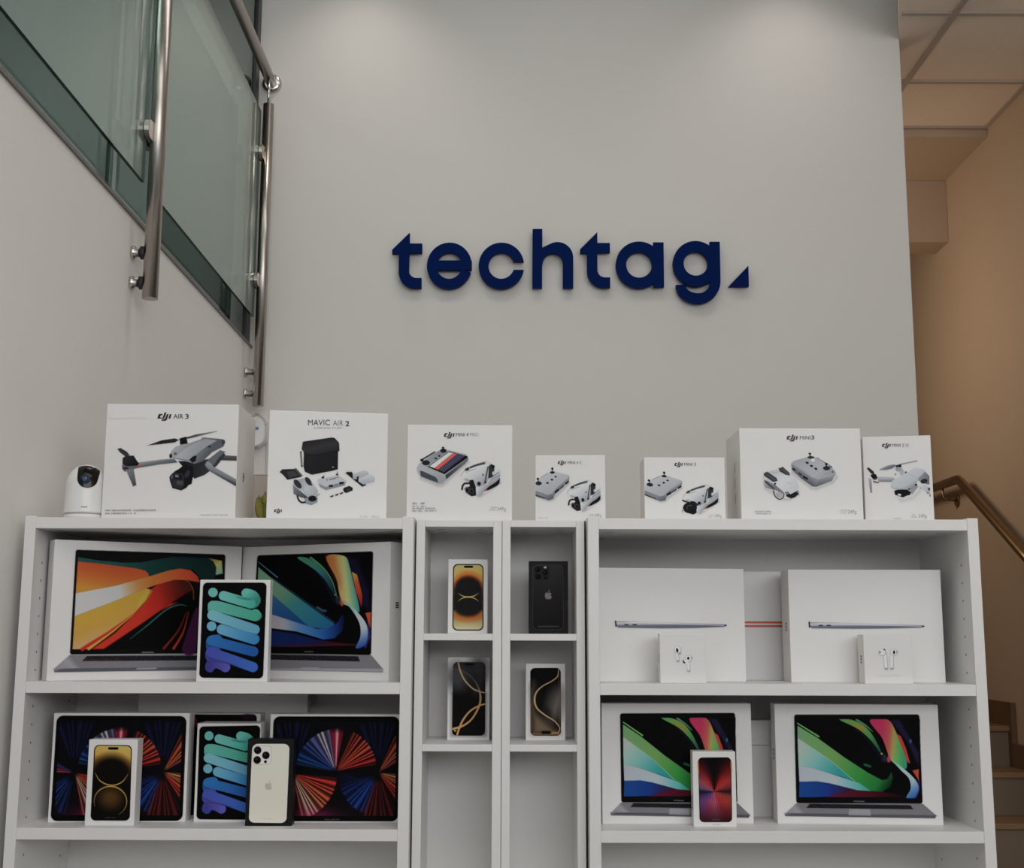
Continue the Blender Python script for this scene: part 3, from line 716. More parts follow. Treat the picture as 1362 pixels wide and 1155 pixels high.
def folded_drone(a, variant=0):
    """folded compact drone, drawn in the coordinates of the 150 px wide box"""
    W1, W2 = (206, 206, 208), (176, 178, 182)
    a.poly([(880, 872), (960, 850), (1110, 740), (1125, 690), (1135, 740), (1010, 830), (890, 905), (840, 905)], (165, 163, 162), .8, 14)
    a.poly([(1088, 540), (1108, 532), (1126, 545), (1118, 690), (1060, 730), (1000, 762), (960, 740), (1050, 640)], grad((1040, 600), (1110, 720), (0, (196, 198, 201)), (1, (128, 131, 136))))
    a.poly([(658, 650), (672, 615), (700, 588), (760, 540), (900, 488), (950, 478), (1000, 490), (1040, 512), (1020, 620), (960, 735), (880, 790), (838, 772), (800, 700), (700, 692), (665, 690)], grad((720, 560), (860, 780), (0, W1), (.5, (184, 185, 188)), (1, (142, 145, 150))))
    a.stroke([(655, 655), (672, 616), (700, 590), (760, 542), (900, 490), (960, 480)], 5, (118, 119, 123), .9)
    a.stroke([(765, 550), (840, 522), (932, 500)], 24, (62, 64, 69)); a.poly([(695, 588), (712, 560), (745, 545), (758, 575), (725, 590)], (44, 46, 50)); a.stroke([(712, 610), (830, 566)], 5, (130, 132, 136)); a.stroke([(715, 596), (800, 572)], 4, (150, 152, 156))
    a.poly([(985, 532), (1012, 508), (1056, 530), (1050, 570), (1050, 640), (1010, 675), (978, 680)], (42, 44, 47)); a.poly([(1018, 520), (1048, 534), (1040, 560), (1012, 550)], K); a.stroke([(975, 545), (955, 640), (938, 735)], 18, (72, 75, 80)); a.ell(1040, 620, 16, 24, (176, 178, 182))
    a.poly([(842, 805), (880, 780), (945, 745), (1000, 760), (960, 812), (890, 885), (855, 898), (836, 880), (833, 840)], grad((850, 800), (930, 860), (0, (190, 192, 195)), (1, (134, 137, 142))))
    a.poly([(1118, 678), (1112, 740), (1080, 770), (1000, 812), (960, 830), (930, 826), (1000, 765), (1060, 730)], K); a.poly([(930, 812), (965, 808), (970, 822), (945, 832)], (186, 72, 52)); a.stroke([(1000, 700), (1110, 640)], 9, (120, 123, 128)); a.stroke([(1010, 672), (1100, 610)], 8, (84, 87, 92)); a.ell(945, 725, 13, 15, DK)
    if variant == 2:
        a.ell(748, 800, 92, 82, (24, 24, 26)); a.poly([(700, 850), (830, 800), (835, 880), (790, 905), (730, 880)], K); a.stroke([(705, 820), (718, 775), (770, 770)], 12, (66, 66, 70), sm=4); a.stroke([(655, 690), (700, 712), (800, 722), (845, 770)], 20, K, sm=4); a.ell(655, 840, 14, 26, (150, 152, 156))
    else:
        a.poly([(748, 700), (800, 696), (830, 776), (834, 882), (780, 892), (720, 852), (690, 800), (760, 772)], (24, 24, 26)); a.stroke([(668, 808), (676, 765), (705, 738), (768, 738)], 22, (30, 31, 33), sm=4); a.ell(726, 815, 28, 38, (88, 90, 94)); a.ell(730, 818, 19, 26, (18, 18, 22)); a.ell(780, 828, 27, 34, (58, 54, 50)); a.ell(782, 830, 17, 22, (20, 19, 20)); a.stroke([(700, 800), (706, 850), (745, 872)], 6, (178, 180, 184))
    a.poly([(688, 682), (720, 678), (760, 700), (752, 722), (710, 708)], (150, 152, 156)); a.ell(868, 742, 22, 24, (26, 26, 28)); a.ell(917, 638, 8, 10, (30, 30, 32))
    if variant != 3: a.stroke([(955, 486), (990, 494)], 7, (214, 150, 145), .7)

# 3 controller with screen
c = Carton('drone_box', 'white box printed with a screen controller beside a folded drone', 'box', [(543.2, 564.5), (682.4, 565.9), (682, 691), (541, 689.2)], -.1105, 2.62, ZT, 2.0, .2229, .2052, .10, G_TOP, dy=3.2)
a = c.art(T=crop(540, 560, 8.885), ss=1.9)
a.poly([(180, 655), (400, 750), (480, 690), (740, 470), (760, 480), (700, 540), (500, 720), (430, 775), (380, 775), (170, 680)], (166, 164, 163), .8, 16)
a.stroke([(205, 450), (345, 366)], 18, (44, 46, 49)); a.ell(195, 462, 20, 18, K)
a.poly([(132, 560), (150, 515), (180, 488), (350, 370), (430, 330), (470, 332), (720, 395), (746, 440), (735, 470), (480, 690), (440, 740), (390, 748), (180, 660), (145, 612)], grad((200, 420), (420, 740), (0, (166, 168, 173)), (1, (140, 143, 148))))
a.poly([(180, 490), (345, 378), (430, 334), (520, 360), (265, 545), (200, 520)], grad((200, 500), (480, 350), (0, (142, 144, 149)), (1, (122, 125, 130))))
a.poly([(472, 640), (735, 440), (745, 455), (700, 510), (480, 692)], grad((480, 640), (560, 690), (0, (48, 50, 54)), (1, (96, 98, 103))))
a.poly([(170, 585), (200, 590), (352, 660), (378, 690), (386, 728), (300, 700), (182, 652)], (62, 68, 74)); a.stroke([(140, 565), (280, 590), (440, 640), (470, 660)], 5, (176, 178, 182), .6)
a.poly([(262, 542), (520, 358), (735, 418), (730, 438), (462, 628)], (18, 18, 20))
a.poly([(282, 534), (512, 368), (562, 378), (342, 556)], (198, 200, 204)); a.poly([(342, 556), (562, 378), (612, 388), (382, 574)], (206, 84, 76))
def city(X, Y):
    n = np.sin(X * 3.1 + np.sin(Y * 2.3) * 2) * np.sin(Y * 3.7 + X) ; t = np.clip((n + .2), 0, 1)[..., None]
    return np.array((36, 42, 72)) * (1 - t * .55) + np.array((170, 150, 140)) * t * .55
a.poly([(382, 574), (612, 388), (700, 412), (455, 604)], city); a.poly([(500, 480), (612, 390), (700, 412), (600, 490)], (62, 58, 92), .45, 30)
a.ell(243, 492, 46, 30, (28, 29, 31)); a.ell(447, 350, 36, 26, (28, 29, 31)); a.stroke([(443, 318), (444, 350)], 12, K); a.ell(443, 314, 14, 11, K); a.ell(358, 441, 15, 11, K); a.ell(400, 412, 14, 10, K)
folded_drone(a)
a.micro(82, 222, 984, 24, 11, (84, 84, 86)); a.micro(82, 240, 1014, 15, 12); a.micro(82, 345, 1040, 17, 13, (84, 84, 86)); a.micro(82, 366, 1068, 17, 14, (84, 84, 86)); a.micro(996, 1062, 1034, 20, 15, (140, 140, 142), .7); a.micro(996, 1062, 1060, 20, 16, (140, 140, 142), .7)
c.put(a); c.logo(590.8, 605.4, 580.8)
c.text([('MINI 4', 607.0, 623.8, 575.6, 580.3, 0)]); c.text([('PRO', 626.0, 637.0, 575.6, 580.3, -.01), ('249', 661.6, 670.4, 674.8, 679.4, -.01), ('g', 671.2, 673.4, 676.6, 681.2, -.01)], 'pale_ink', 'light_lettering')

Z3D = lambda dst: affine3([(650, 640), (1130, 560), (850, 898)], dst)
def stick_controller(a, port=True):
    a.poly([(100, 720), (310, 795), (385, 770), (420, 690), (650, 500), (660, 520), (440, 740), (390, 800), (310, 815), (100, 745)], (166, 164, 163), .8, 16)
    a.stroke([(185, 435), (300, 360)], 12, (84, 86, 90))
    a.poly([(60, 600), (100, 500), (180, 438), (330, 340), (400, 330), (640, 392), (648, 420), (634, 490), (412, 690), (384, 770), (310, 794), (60, 712)], grad((220, 420), (380, 760), (0, (172, 174, 178)), (1, (150, 152, 157))))
    a.poly([(60, 630), (300, 705), (370, 680), (420, 610), (642, 420), (634, 495), (414, 692), (384, 772), (310, 796), (60, 714)], grad((300, 700), (330, 796), (0, (120, 123, 128)), (1, (82, 85, 90))))
    a.poly([(60, 690), (240, 750), (250, 772), (60, 716)], (40, 42, 45), .9)
    a.stroke([(110, 635), (300, 702), (368, 680)], 5, (186, 188, 192), .6)
    if port: a.poly([(405, 655), (470, 602), (478, 640), (412, 692)], K); a.poly([(575, 520), (636, 470), (636, 505), (585, 548)], (28, 29, 31)); a.poly([(478, 600), (560, 540), (560, 570), (482, 632)], (62, 64, 68))
    a.ell(148, 524, 50, 32, (38, 39, 42)); a.stroke([(138, 455), (146, 515)], 14, K); a.ell(135, 452, 20, 18, K); a.ell(368, 348, 40, 20, (28, 29, 31)); a.stroke([(368, 300), (368, 345)], 13, K); a.ell(368, 288, 18, 20, K)
    a.ell(422, 416, 20, 13, K); a.ell(362, 464, 21, 15, K); a.ell(290, 517, 23, 14, K)

# 4 small: controller cropped at left edge, on the towers
c = Carton('drone_box', 'small white box above the narrow towers printed with a controller and a folded drone', 'box', [(712.8, 606.2), (805.3, 605), (806.7, 691), (712.8, 691.5)], .1236, 2.62, ZT, -3.0, .1479, .1412, .09, G_TOP, dy=2.0, side='card_side')
a = c.art(T=crop(705, 600, 12.155), ss=2.2); a.clip = (713.2, 900)
stick_controller(a)
a.T = crop(705, 600, 12.155) @ Z3D([(605, 665), (1158, 565), (850, 972)]); folded_drone(a, 1)
a.T = crop(705, 600, 12.155); a.micro(960, 1030, 1035, 26, 21, (130, 130, 132), .7); a.micro(970, 1030, 1060, 14, 22, (130, 130, 132), .7); a.micro(145, 295, 1084, 14, 23, (140, 140, 140), .6)
c.put(a); c.logo(742.2, 753.2, 617.4); c.text([('MINI 4 C', 755.6, 774.6, 613.6, 617.4, 0)], 'grey_ink'); c.text([('249', 791.3, 798.3, 682.8, 686.8, -.01), ('g', 799.0, 801.3, 684.5, 688, -.01)], 'pale_ink', 'light_lettering')

# 5 small on the right bookcase
c = Carton('drone_box', 'small white box on the right bookcase, shorter than the two boxes beside it', 'box', [(858, 608), (964.4, 608), (966.7, 689.9), (858, 689.5)], .3656, 2.62, ZT, -.3, .1708, .1372, .09, G_TOP, dy=4.6, side='card_side')
T5 = crop(850, 600, 11.35)
a = c.art(T=T5 @ affine3([(368, 290), (640, 395), (310, 790)], [(390, 325), (655, 445), (330, 752)]), ss=2.2); a.clip = (858.4, 1000)
stick_controller(a)
a.T = T5 @ Z3D([(662, 690), (1222, 580), (895, 950)]); folded_drone(a, 2)
a.T = T5; a.micro(1058, 1130, 982, 18, 31, (120, 120, 122), .7); a.micro(1058, 1115, 1008, 18, 32, (120, 120, 122), .7)
c.put(a); c.logo(897.8, 909.2, 619.2); c.text([('MINI 3', 911.0, 926.2, 615.2, 619.2, 0)], 'grey_ink'); c.text([('249', 951.5, 958.0, 684.2, 688.2, -.01), ('g', 958.6, 960.6, 686, 689.5, -.01)], 'pale_ink', 'light_lettering')

# 6 large on the right bookcase
c = Carton('drone_box', 'largest white box on the right bookcase printed with a folded drone and a controller', 'box', [(984.3, 569.8), (1145, 570), (1150, 690.5), (987, 690)], .6079, 2.60, ZT, -.3, .2553, .1970, .17, G_TOP, dy=3.3, side='card_side')
a = c.art(T=crop(1005, 570, 9.08), ss=1.9)
a.poly([(445, 500), (690, 710), (745, 715), (940, 635), (990, 560), (1000, 590), (950, 660), (745, 740), (680, 730), (440, 540)], (168, 166, 165), .8, 16)
a.stroke([(755, 362), (860, 420), (928, 466)], 9, (90, 92, 96)); a.ell(757, 364, 15, 9, K, 30); a.ell(915, 464, 20, 8, K, 25)
a.poly([(438, 420), (470, 392), (655, 338), (740, 350), (880, 440), (962, 505), (980, 548), (930, 632), (742, 706), (690, 700), (560, 605), (445, 500)], grad((520, 400), (800, 690), (0, (150, 153, 158)), (.6, (164, 167, 171)), (1, (140, 143, 148))))
a.poly([(438, 420), (560, 500), (680, 585), (752, 612), (742, 706), (690, 701), (560, 606), (445, 500)], grad((520, 480), (480, 540), (0, (128, 131, 136)), (1, (84, 87, 92))))
a.poly([(752, 612), (975, 545), (932, 632), (742, 706)], grad((850, 590), (860, 660), (0, (138, 141, 146)), (1, (96, 99, 104)))); a.stroke([(752, 612), (975, 545)], 5, (182, 184, 188), .7)
a.poly([(575, 562), (640, 598), (638, 622), (582, 597)], K); a.poly([(525, 528), (565, 550), (560, 568), (530, 550)], (30, 31, 33)); a.poly([(450, 472), (492, 494), (492, 512), (456, 498)], K); a.stroke([(505, 510), (690, 640)], 5, (110, 113, 118), .6)
a.ell(675, 350, 42, 16, (46, 48, 51)); a.stroke([(664, 310), (668, 345)], 13, K); a.ell(663, 305, 15, 12, K); a.ell(700, 382, 24, 20, (206, 206, 208)); a.ell(865, 480, 44, 26, (40, 42, 45)); a.stroke([(862, 435), (864, 475)], 14, K); a.ell(862, 430, 18, 14, K)
for x, y in ((630, 415), (682, 453), (735, 487)): a.ell(x, y, 20, 12, K, 20)
a.ell(937, 525, 9, 8, K); a.stroke([(575, 492), (670, 560), (750, 520)], 3, (130, 133, 138), .7)
a.poly([(110, 700), (240, 760), (380, 850), (520, 800), (540, 760), (545, 800), (430, 870), (340, 870), (110, 730)], (170, 168, 167), .7, 14)
a.poly([(94, 580), (130, 540), (180, 518), (290, 488), (400, 560), (500, 622), (536, 700), (522, 752), (430, 782), (352, 772), (260, 700), (110, 622)], grad((180, 520), (420, 780), (0, (172, 173, 176)), (.5, (196, 197, 199)), (1, (184, 185, 188))))
a.poly([(94, 580), (130, 600), (255, 690), (352, 772), (330, 790), (262, 752), (220, 742), (130, 715), (105, 690)], grad((120, 620), (180, 720), (0, (178, 179, 182)), (1, (112, 114, 119)))); a.poly([(108, 622), (150, 640), (240, 725), (225, 735), (125, 660)], (66, 68, 72)); a.stroke([(100, 580), (250, 680), (352, 768)], 5, (210, 210, 212), .8)
a.poly([(104, 545), (120, 535), (148, 522), (262, 600), (272, 635), (220, 648), (110, 572)], (56, 58, 62)); a.poly([(284, 475), (312, 478), (332, 460), (415, 535), (422, 570), (370, 560), (298, 520)], (56, 58, 62)); a.stroke([(150, 560), (240, 620)], 12, (82, 84, 89)); a.stroke([(330, 490), (400, 550)], 10, (86, 88, 93)); a.stroke([(215, 545), (290, 525)], 14, (160, 161, 165), .7)
a.stroke([(222, 752), (240, 815), (295, 856), (338, 832), (350, 785)], 13, (38, 39, 42), sm=4); a.ell(292, 800, 40, 36, (150, 150, 152), 0, .8)
a.poly([(362, 770), (395, 765), (425, 795), (522, 748), (527, 795), (480, 832), (436, 846), (380, 822)], (26, 26, 28)); a.ell(385, 785, 20, 12, (130, 132, 136)); a.ell(515, 770, 12, 9, (120, 122, 126)); a.ell(243, 668, 12, 12, K); a.stroke([(385, 655), (420, 668), (442, 656)], 4, (150, 151, 154))
a.micro(0, 188, 1008, 13, 41, (110, 110, 112)); a.micro(0, 188, 1034, 13, 42, (110, 110, 112)); a.micro(1030, 1105, 1002, 22, 43, (140, 140, 142), .6); a.micro(1030, 1105, 1030, 20, 44, (140, 140, 142), .6)
c.put(a); c.logo(1047.0, 1062.2, 584.8); c.text([('MINI', 1064.8, 1078.8, 580.0, 584.6, 0), ('3', 1080.0, 1084.0, 579.4, 584.8, .02)], 'grey_ink'); c.text([('249', 1128.4, 1136.8, 678.4, 683.2, -.01), ('g', 1137.4, 1140.0, 680.2, 684.6, -.01)], 'pale_ink', 'light_lettering')
c.side_mark(-1, .062, .067, .04, .14, 'pale_ink')

# 7 at the right end
c = Carton('drone_box', 'narrow upright white box at the right end printed with a pale grey drone', 'box', [(1148, 582), (1237.8, 578.2), (1244.8, 691.5), (1152, 691.5)], .8173, 2.62, ZT, -11.2, .1396, .1842, .09, G_TOP, dy=3.6)
a = c.art(T=crop(1145, 575, 9.625), ss=2.1); a.clip = (1140, 1238.9)
a.poly([(440, 810), (560, 850), (700, 800), (760, 720), (780, 760), (680, 850), (520, 890)], (172, 170, 169), .6, 22)
a.stroke([(515, 405), (620, 382), (718, 362)], [16, 12, 16], (128, 132, 138)); a.poly([(243, 472), (340, 425), (400, 412), (445, 410), (452, 430), (400, 462), (330, 478), (260, 482)], grad((300, 420), (330, 480), (0, (146, 150, 156)), (1, (96, 100, 106))))
a.poly([(445, 450), (530, 452), (560, 500), (605, 540), (520, 560), (500, 505), (452, 488)], grad((450, 450), (560, 540), (0, (128, 132, 137)), (1, (170, 174, 178)))); a.rr([(450, 420), (520, 402), (522, 446), (456, 446)], 6, K); a.ell(480, 425, 7, 18, (70, 72, 76)); a.ell(580, 508, 10, 12, K)
a.poly([(205, 560), (420, 572), (450, 600), (402, 632), (235, 628)], grad((300, 560), (300, 632), (0, (178, 181, 185)), (.5, (150, 153, 159)), (1, (104, 108, 114)))); a.poly([(160, 615), (240, 632), (232, 650), (168, 640)], (98, 101, 106))
a.poly([(85, 460), (108, 448), (170, 498), (182, 530), (140, 528)], (40, 41, 44)); a.poly([(128, 548), (160, 528), (200, 535), (218, 580), (200, 605), (165, 600)], K); a.ell(190, 590, 18, 12, (50, 52, 56))
a.poly([(104, 592), (120, 582), (140, 600), (152, 765), (130, 772)], grad((105, 600), (150, 610), (0, (170, 172, 176)), (1, (118, 121, 126)))); a.ell(449, 533, 8, 12, (90, 92, 96))
a.poly([(820, 488), (885, 555), (885, 665), (800, 650), (722, 600), (718, 578)], grad((740, 560), (880, 640), (0, (132, 136, 141)), (1, (96, 100, 105)))); a.ell(815, 622, 46, 30, (38, 40, 43), -15)
a.poly([(720, 640), (800, 660), (892, 700), (905, 822), (870, 782), (800, 722), (726, 692)], grad((740, 640), (860, 780), (0, (196, 198, 201)), (1, (160, 163, 168)))); a.ell(882, 724, 14, 18, DK); a.ell(770, 712, 9, 6, (70, 72, 76)); a.ell(865, 772, 8, 10, (70, 72, 76)); a.ell(898, 810, 6, 14, (70, 72, 76), -20)
a.poly([(388, 655), (402, 622), (432, 600), (600, 512), (690, 444), (818, 470), (832, 496), (742, 580), (726, 640), (690, 672), (620, 705), (520, 722), (420, 712), (392, 690)], grad((520, 540), (620, 720), (0, (182, 186, 190)), (.7, (170, 174, 179)), (1, (138, 142, 148)))); a.stroke([(600, 514), (726, 585)], 3, (140, 144, 150)); a.stroke([(392, 688), (420, 712), (520, 724), (620, 706), (700, 668)], 6, (118, 122, 128))
a.poly([(612, 720), (700, 668), (742, 692), (660, 792)], (132, 136, 141)); a.poly([(432, 745), (470, 730), (600, 728), (650, 770), (632, 800), (600, 805), (545, 832), (440, 796)], (20, 20, 22)); a.ell(498, 796, 24, 13, (196, 196, 198), 10); a.ell(712, 668, 16, 14, K); a.poly([(600, 718), (640, 712), (620, 738)], K)
a.micro(425, 520, 1106, 10, 51, (130, 130, 132), .7); a.micro(655, 725, 1068, 22, 52, (130, 130, 132), .7); a.micro(655, 725, 1094, 20, 53, (130, 130, 132), .7)
c.put(a); c.logo(1173.4, 1185.4, 594.4); c.text([('MINI 2', 1187.0, 1202.6, 590.0, 594.0, 0)], 'grey_ink'); c.text([('SE', 1204.6, 1209.4, 590.0, 593.8, -.01), ('249', 1222.6, 1230.6, 684.4, 688.8, -.01), ('g', 1231.2, 1233.8, 686, 690, -.01)], 'pale_ink', 'light_lettering')

# ------------------------------------------------------------------ laptop boxes
G_LT = 'laptop boxes on the shelves'
BAY = (180, 178, 176)
def laptop(a, bezel, base, keys, lip, pad):
    """printed open laptop: bezel quad, base quad, keyboard quad, lip quad, trackpad quad"""
    e = np.array(bezel, float); cn = e.mean(0)
    a.rr([tuple(p + (p - cn) / np.linalg.norm(p - cn) * 9) for p in e[:2]] + [tuple(e[2]), tuple(e[3])], 22, (205, 204, 204), .8)
    a.rr(bezel, 14, (12, 12, 13))
    a.poly(base, grad(base[0], base[3], (0, (118, 116, 120)), (.25, (150, 148, 152)), (1, (134, 132, 138))))
    a.poly(lip, grad(lip[0], lip[3], (0, (150, 149, 155)), (.45, (120, 120, 128)), (1, (84, 84, 92))))
    a.poly(keys, (30, 29, 31))
    k = [np.array(p, float) for p in keys]
    for r_ in range(3):
        t = (r_ + .5) / 3; p, q = k[0] + (k[3] - k[0]) * t, k[1] + (k[2] - k[1]) * t
        for i in range(26):
            u = (i + .5) / 26; m_ = p + (q - p) * u
            if (i * 7 + r_ * 3) % 5 < 2: a.ell(m_[0], m_[1], 3.2, 1.6, (74, 70, 72))
    a.poly(pad, (156, 155, 160), .8)

def wall_orange(a):
    B_ = (8, 8, 9)
    a.poly([(468, 282), (700, 312), (830, 320), (1030, 287), (1250, 293), (1330, 300), (1338, 838), (442, 838)], B_)
    a.poly([(468, 282), (600, 304), (740, 318), (850, 317), (1030, 286), (1250, 294), (1300, 350), (1290, 420), (1210, 420), (1160, 365), (1080, 357), (900, 402), (880, 372), (820, 352), (468, 308)], grad((700, 300), (1200, 400), (0, (30, 78, 74)), (.5, (16, 56, 52)), (1, (12, 40, 38))))
    a.poly([(1250, 296), (1330, 312), (1338, 388), (1296, 396), (1298, 352), (1280, 318)], grad((1255, 296), (1330, 390), (0, (150, 100, 60)), (.5, (192, 184, 92)), (1, (110, 170, 160))), 1, 6)
    a.poly([(468, 308), (600, 322), (820, 352), (872, 366), (892, 384), (896, 404), (700, 455), (458, 498)], grad((640, 325), (620, 480), (0, (205, 74, 34)), (.55, (208, 98, 36)), (1, (212, 134, 44))))
    a.poly([(452, 637), (660, 560), (880, 472), (908, 482), (880, 545), (800, 640), (640, 770), (540, 838), (442, 838)], grad((480, 610), (560, 850), (0, (226, 152, 40)), (.5, (214, 146, 56)), (1, (200, 156, 128))))
    a.poly([(905, 480), (960, 442), (1060, 422), (1120, 432), (1165, 480), (1060, 545), (1000, 585), (850, 690), (630, 838), (560, 838), (700, 740), (800, 640), (885, 545)], grad((820, 600), (1120, 500), (0, (205, 46, 26)), (.5, (176, 34, 22)), (1, (70, 20, 14))), 1, 8)
    a.stroke([(500, 838), (660, 738), (830, 610)], [22, 16, 3], (186, 34, 24), 1, 8); a.stroke([(540, 838), (690, 728), (810, 625)], [14, 10, 2], (224, 150, 40), 1, 6)
    a.poly([(895, 480), (915, 490), (880, 548), (830, 590), (840, 540)], (232, 170, 52), .8, 20)
    a.poly([(458, 498), (700, 455), (895, 402), (1010, 368), (1080, 356), (1145, 366), (1190, 405), (1203, 440), (1120, 425), (1050, 422), (960, 446), (880, 473), (660, 560), (452, 637)], grad((690, 500), (1200, 420), (0, (196, 194, 192)), (.06, (196, 192, 188)), (.28, (206, 136, 70)), (.45, (210, 112, 40)), (.75, (206, 84, 36)), (1, (176, 52, 30))))
    a.stroke([(960, 446), (1050, 422), (1120, 428), (1160, 475), (1168, 540)], 4, (210, 100, 50), .7, 4, sm=4)
    a.stroke([(790, 778), (900, 690), (1000, 606), (1080, 574), (1130, 582)], [2, 6, 7, 6, 2], (50, 124, 116), .9, 4, sm=4)
    a.stroke([(975, 605), (1030, 572), (1070, 560)], [2, 14, 2], (190, 46, 34), .9, 8)
    for p, w_, c_ in (([(995, 838), (1080, 730), (1125, 620)], [14, 8, 3], (150, 36, 30)), ([(1055, 838), (1110, 740), (1140, 615)], [16, 9, 3], (200, 52, 30)), ([(1150, 838), (1170, 720), (1190, 600)], [90, 60, 20], (70, 26, 66))): a.stroke(p, w_, c_, .9, 8, sm=4)
def wall_blue(a):
    a.poly([(405, 278), (1078, 242), (1070, 838), (405, 838)], (8, 8, 10))
    a.poly([(400, 700), (640, 730), (760, 762), (1000, 788), (600, 806), (400, 806)], grad((480, 740), (900, 790), (0, (18, 42, 100)), (.6, (20, 30, 80)), (1, (60, 14, 20))))
    a.stroke([(490, 806), (700, 798), (1000, 784)], [6, 10, 3], (96, 22, 26), .8, 8)
    a.poly([(400, 425), (490, 500), (600, 592), (730, 690), (620, 665), (485, 618), (400, 590)], grad((480, 500), (640, 680), (0, (50, 110, 156)), (1, (24, 70, 134))))
    a.poly([(405, 340), (485, 405), (620, 500), (780, 612), (862, 668), (850, 700), (720, 692), (600, 592), (490, 500), (405, 430)], grad((410, 380), (850, 690), (0, (110, 160, 124)), (.35, (104, 152, 122)), (.55, (48, 134, 140)), (1, (24, 92, 140))))
    a.poly([(400, 595), (485, 617), (660, 670), (760, 700), (830, 692), (880, 660), (905, 612), (920, 640), (908, 708), (862, 752), (800, 760), (640, 716), (400, 690)], grad((480, 660), (915, 650), (0, (186, 180, 196)), (.2, (176, 176, 198)), (.4, (88, 140, 190)), (.7, (34, 96, 168)), (.9, (20, 50, 110)), (1, (12, 22, 50))))
    a.stroke([(408, 312), (520, 400)], [4, 7], (60, 150, 176), .9, 3); a.stroke([(490, 404), (640, 505), (860, 660)], 3, (70, 150, 190), .6, 3)
    a.poly([(636, 283), (690, 280), (760, 320), (830, 400), (872, 510), (860, 510), (800, 410), (730, 345)], grad((650, 280), (860, 500), (0, (74, 148, 104)), (.5, (46, 112, 116)), (1, (16, 36, 60))), 1, 4, sm=4)
    a.stroke([(715, 280), (790, 340), (845, 420), (876, 520)], [12, 8, 6, 3], (84, 156, 92), 1, 4, sm=4); a.stroke([(740, 345), (800, 430), (860, 540)], 3, (40, 60, 130), .6, 4, sm=4)
    a.poly([(918, 268), (990, 285), (1060, 470), (1062, 590), (1010, 540)], (24, 18, 46), .9, 20)
    a.poly([(806, 272), (915, 268), (945, 330), (970, 430), (1003, 560), (1000, 598), (950, 566), (905, 545), (885, 480), (868, 400)], ('lin', (830, 420), (1000, 400), [(0, (202, 110, 48)), (.28, (196, 160, 90)), (.55, (188, 192, 120)), (.8, (86, 158, 140)), (1, (40, 110, 130))]), sm=4)
    a.poly([(806, 272), (860, 270), (900, 420), (895, 470)], (206, 92, 44), .5, 30)
    a.poly([(888, 528), (935, 545), (990, 592), (1044, 662), (1056, 730), (1038, 790), (985, 806), (1012, 740), (1005, 660), (950, 572)], grad((930, 540), (1020, 800), (0, (120, 170, 160)), (.35, (184, 192, 202)), (.65, (170, 184, 206)), (1, (30, 76, 150))), 1, 4, sm=4)
    a.stroke([(1056, 640), (1064, 740), (1040, 800)], 10, (60, 50, 150), .8, 8); a.ell(900, 545, 10, 20, (206, 80, 50), -20, .9, 8)
    a.poly([(958, 360), (990, 378), (1022, 500), (1018, 572), (985, 480)], grad((960, 370), (1020, 560), (0, (196, 160, 60)), (.3, (206, 84, 40)), (1, (140, 28, 30))), 1, 5); a.poly([(1040, 602), (1072, 596), (1070, 690)], (210, 74, 34), 1, 5)
    a.stroke([(760, 574), (790, 592), (808, 594)], 12, (60, 120, 150), .8, 10); a.ell(880, 530, 16, 26, (40, 48, 62), 0, .8, 10); a.ell(862, 498, 4, 4, (210, 160, 50))
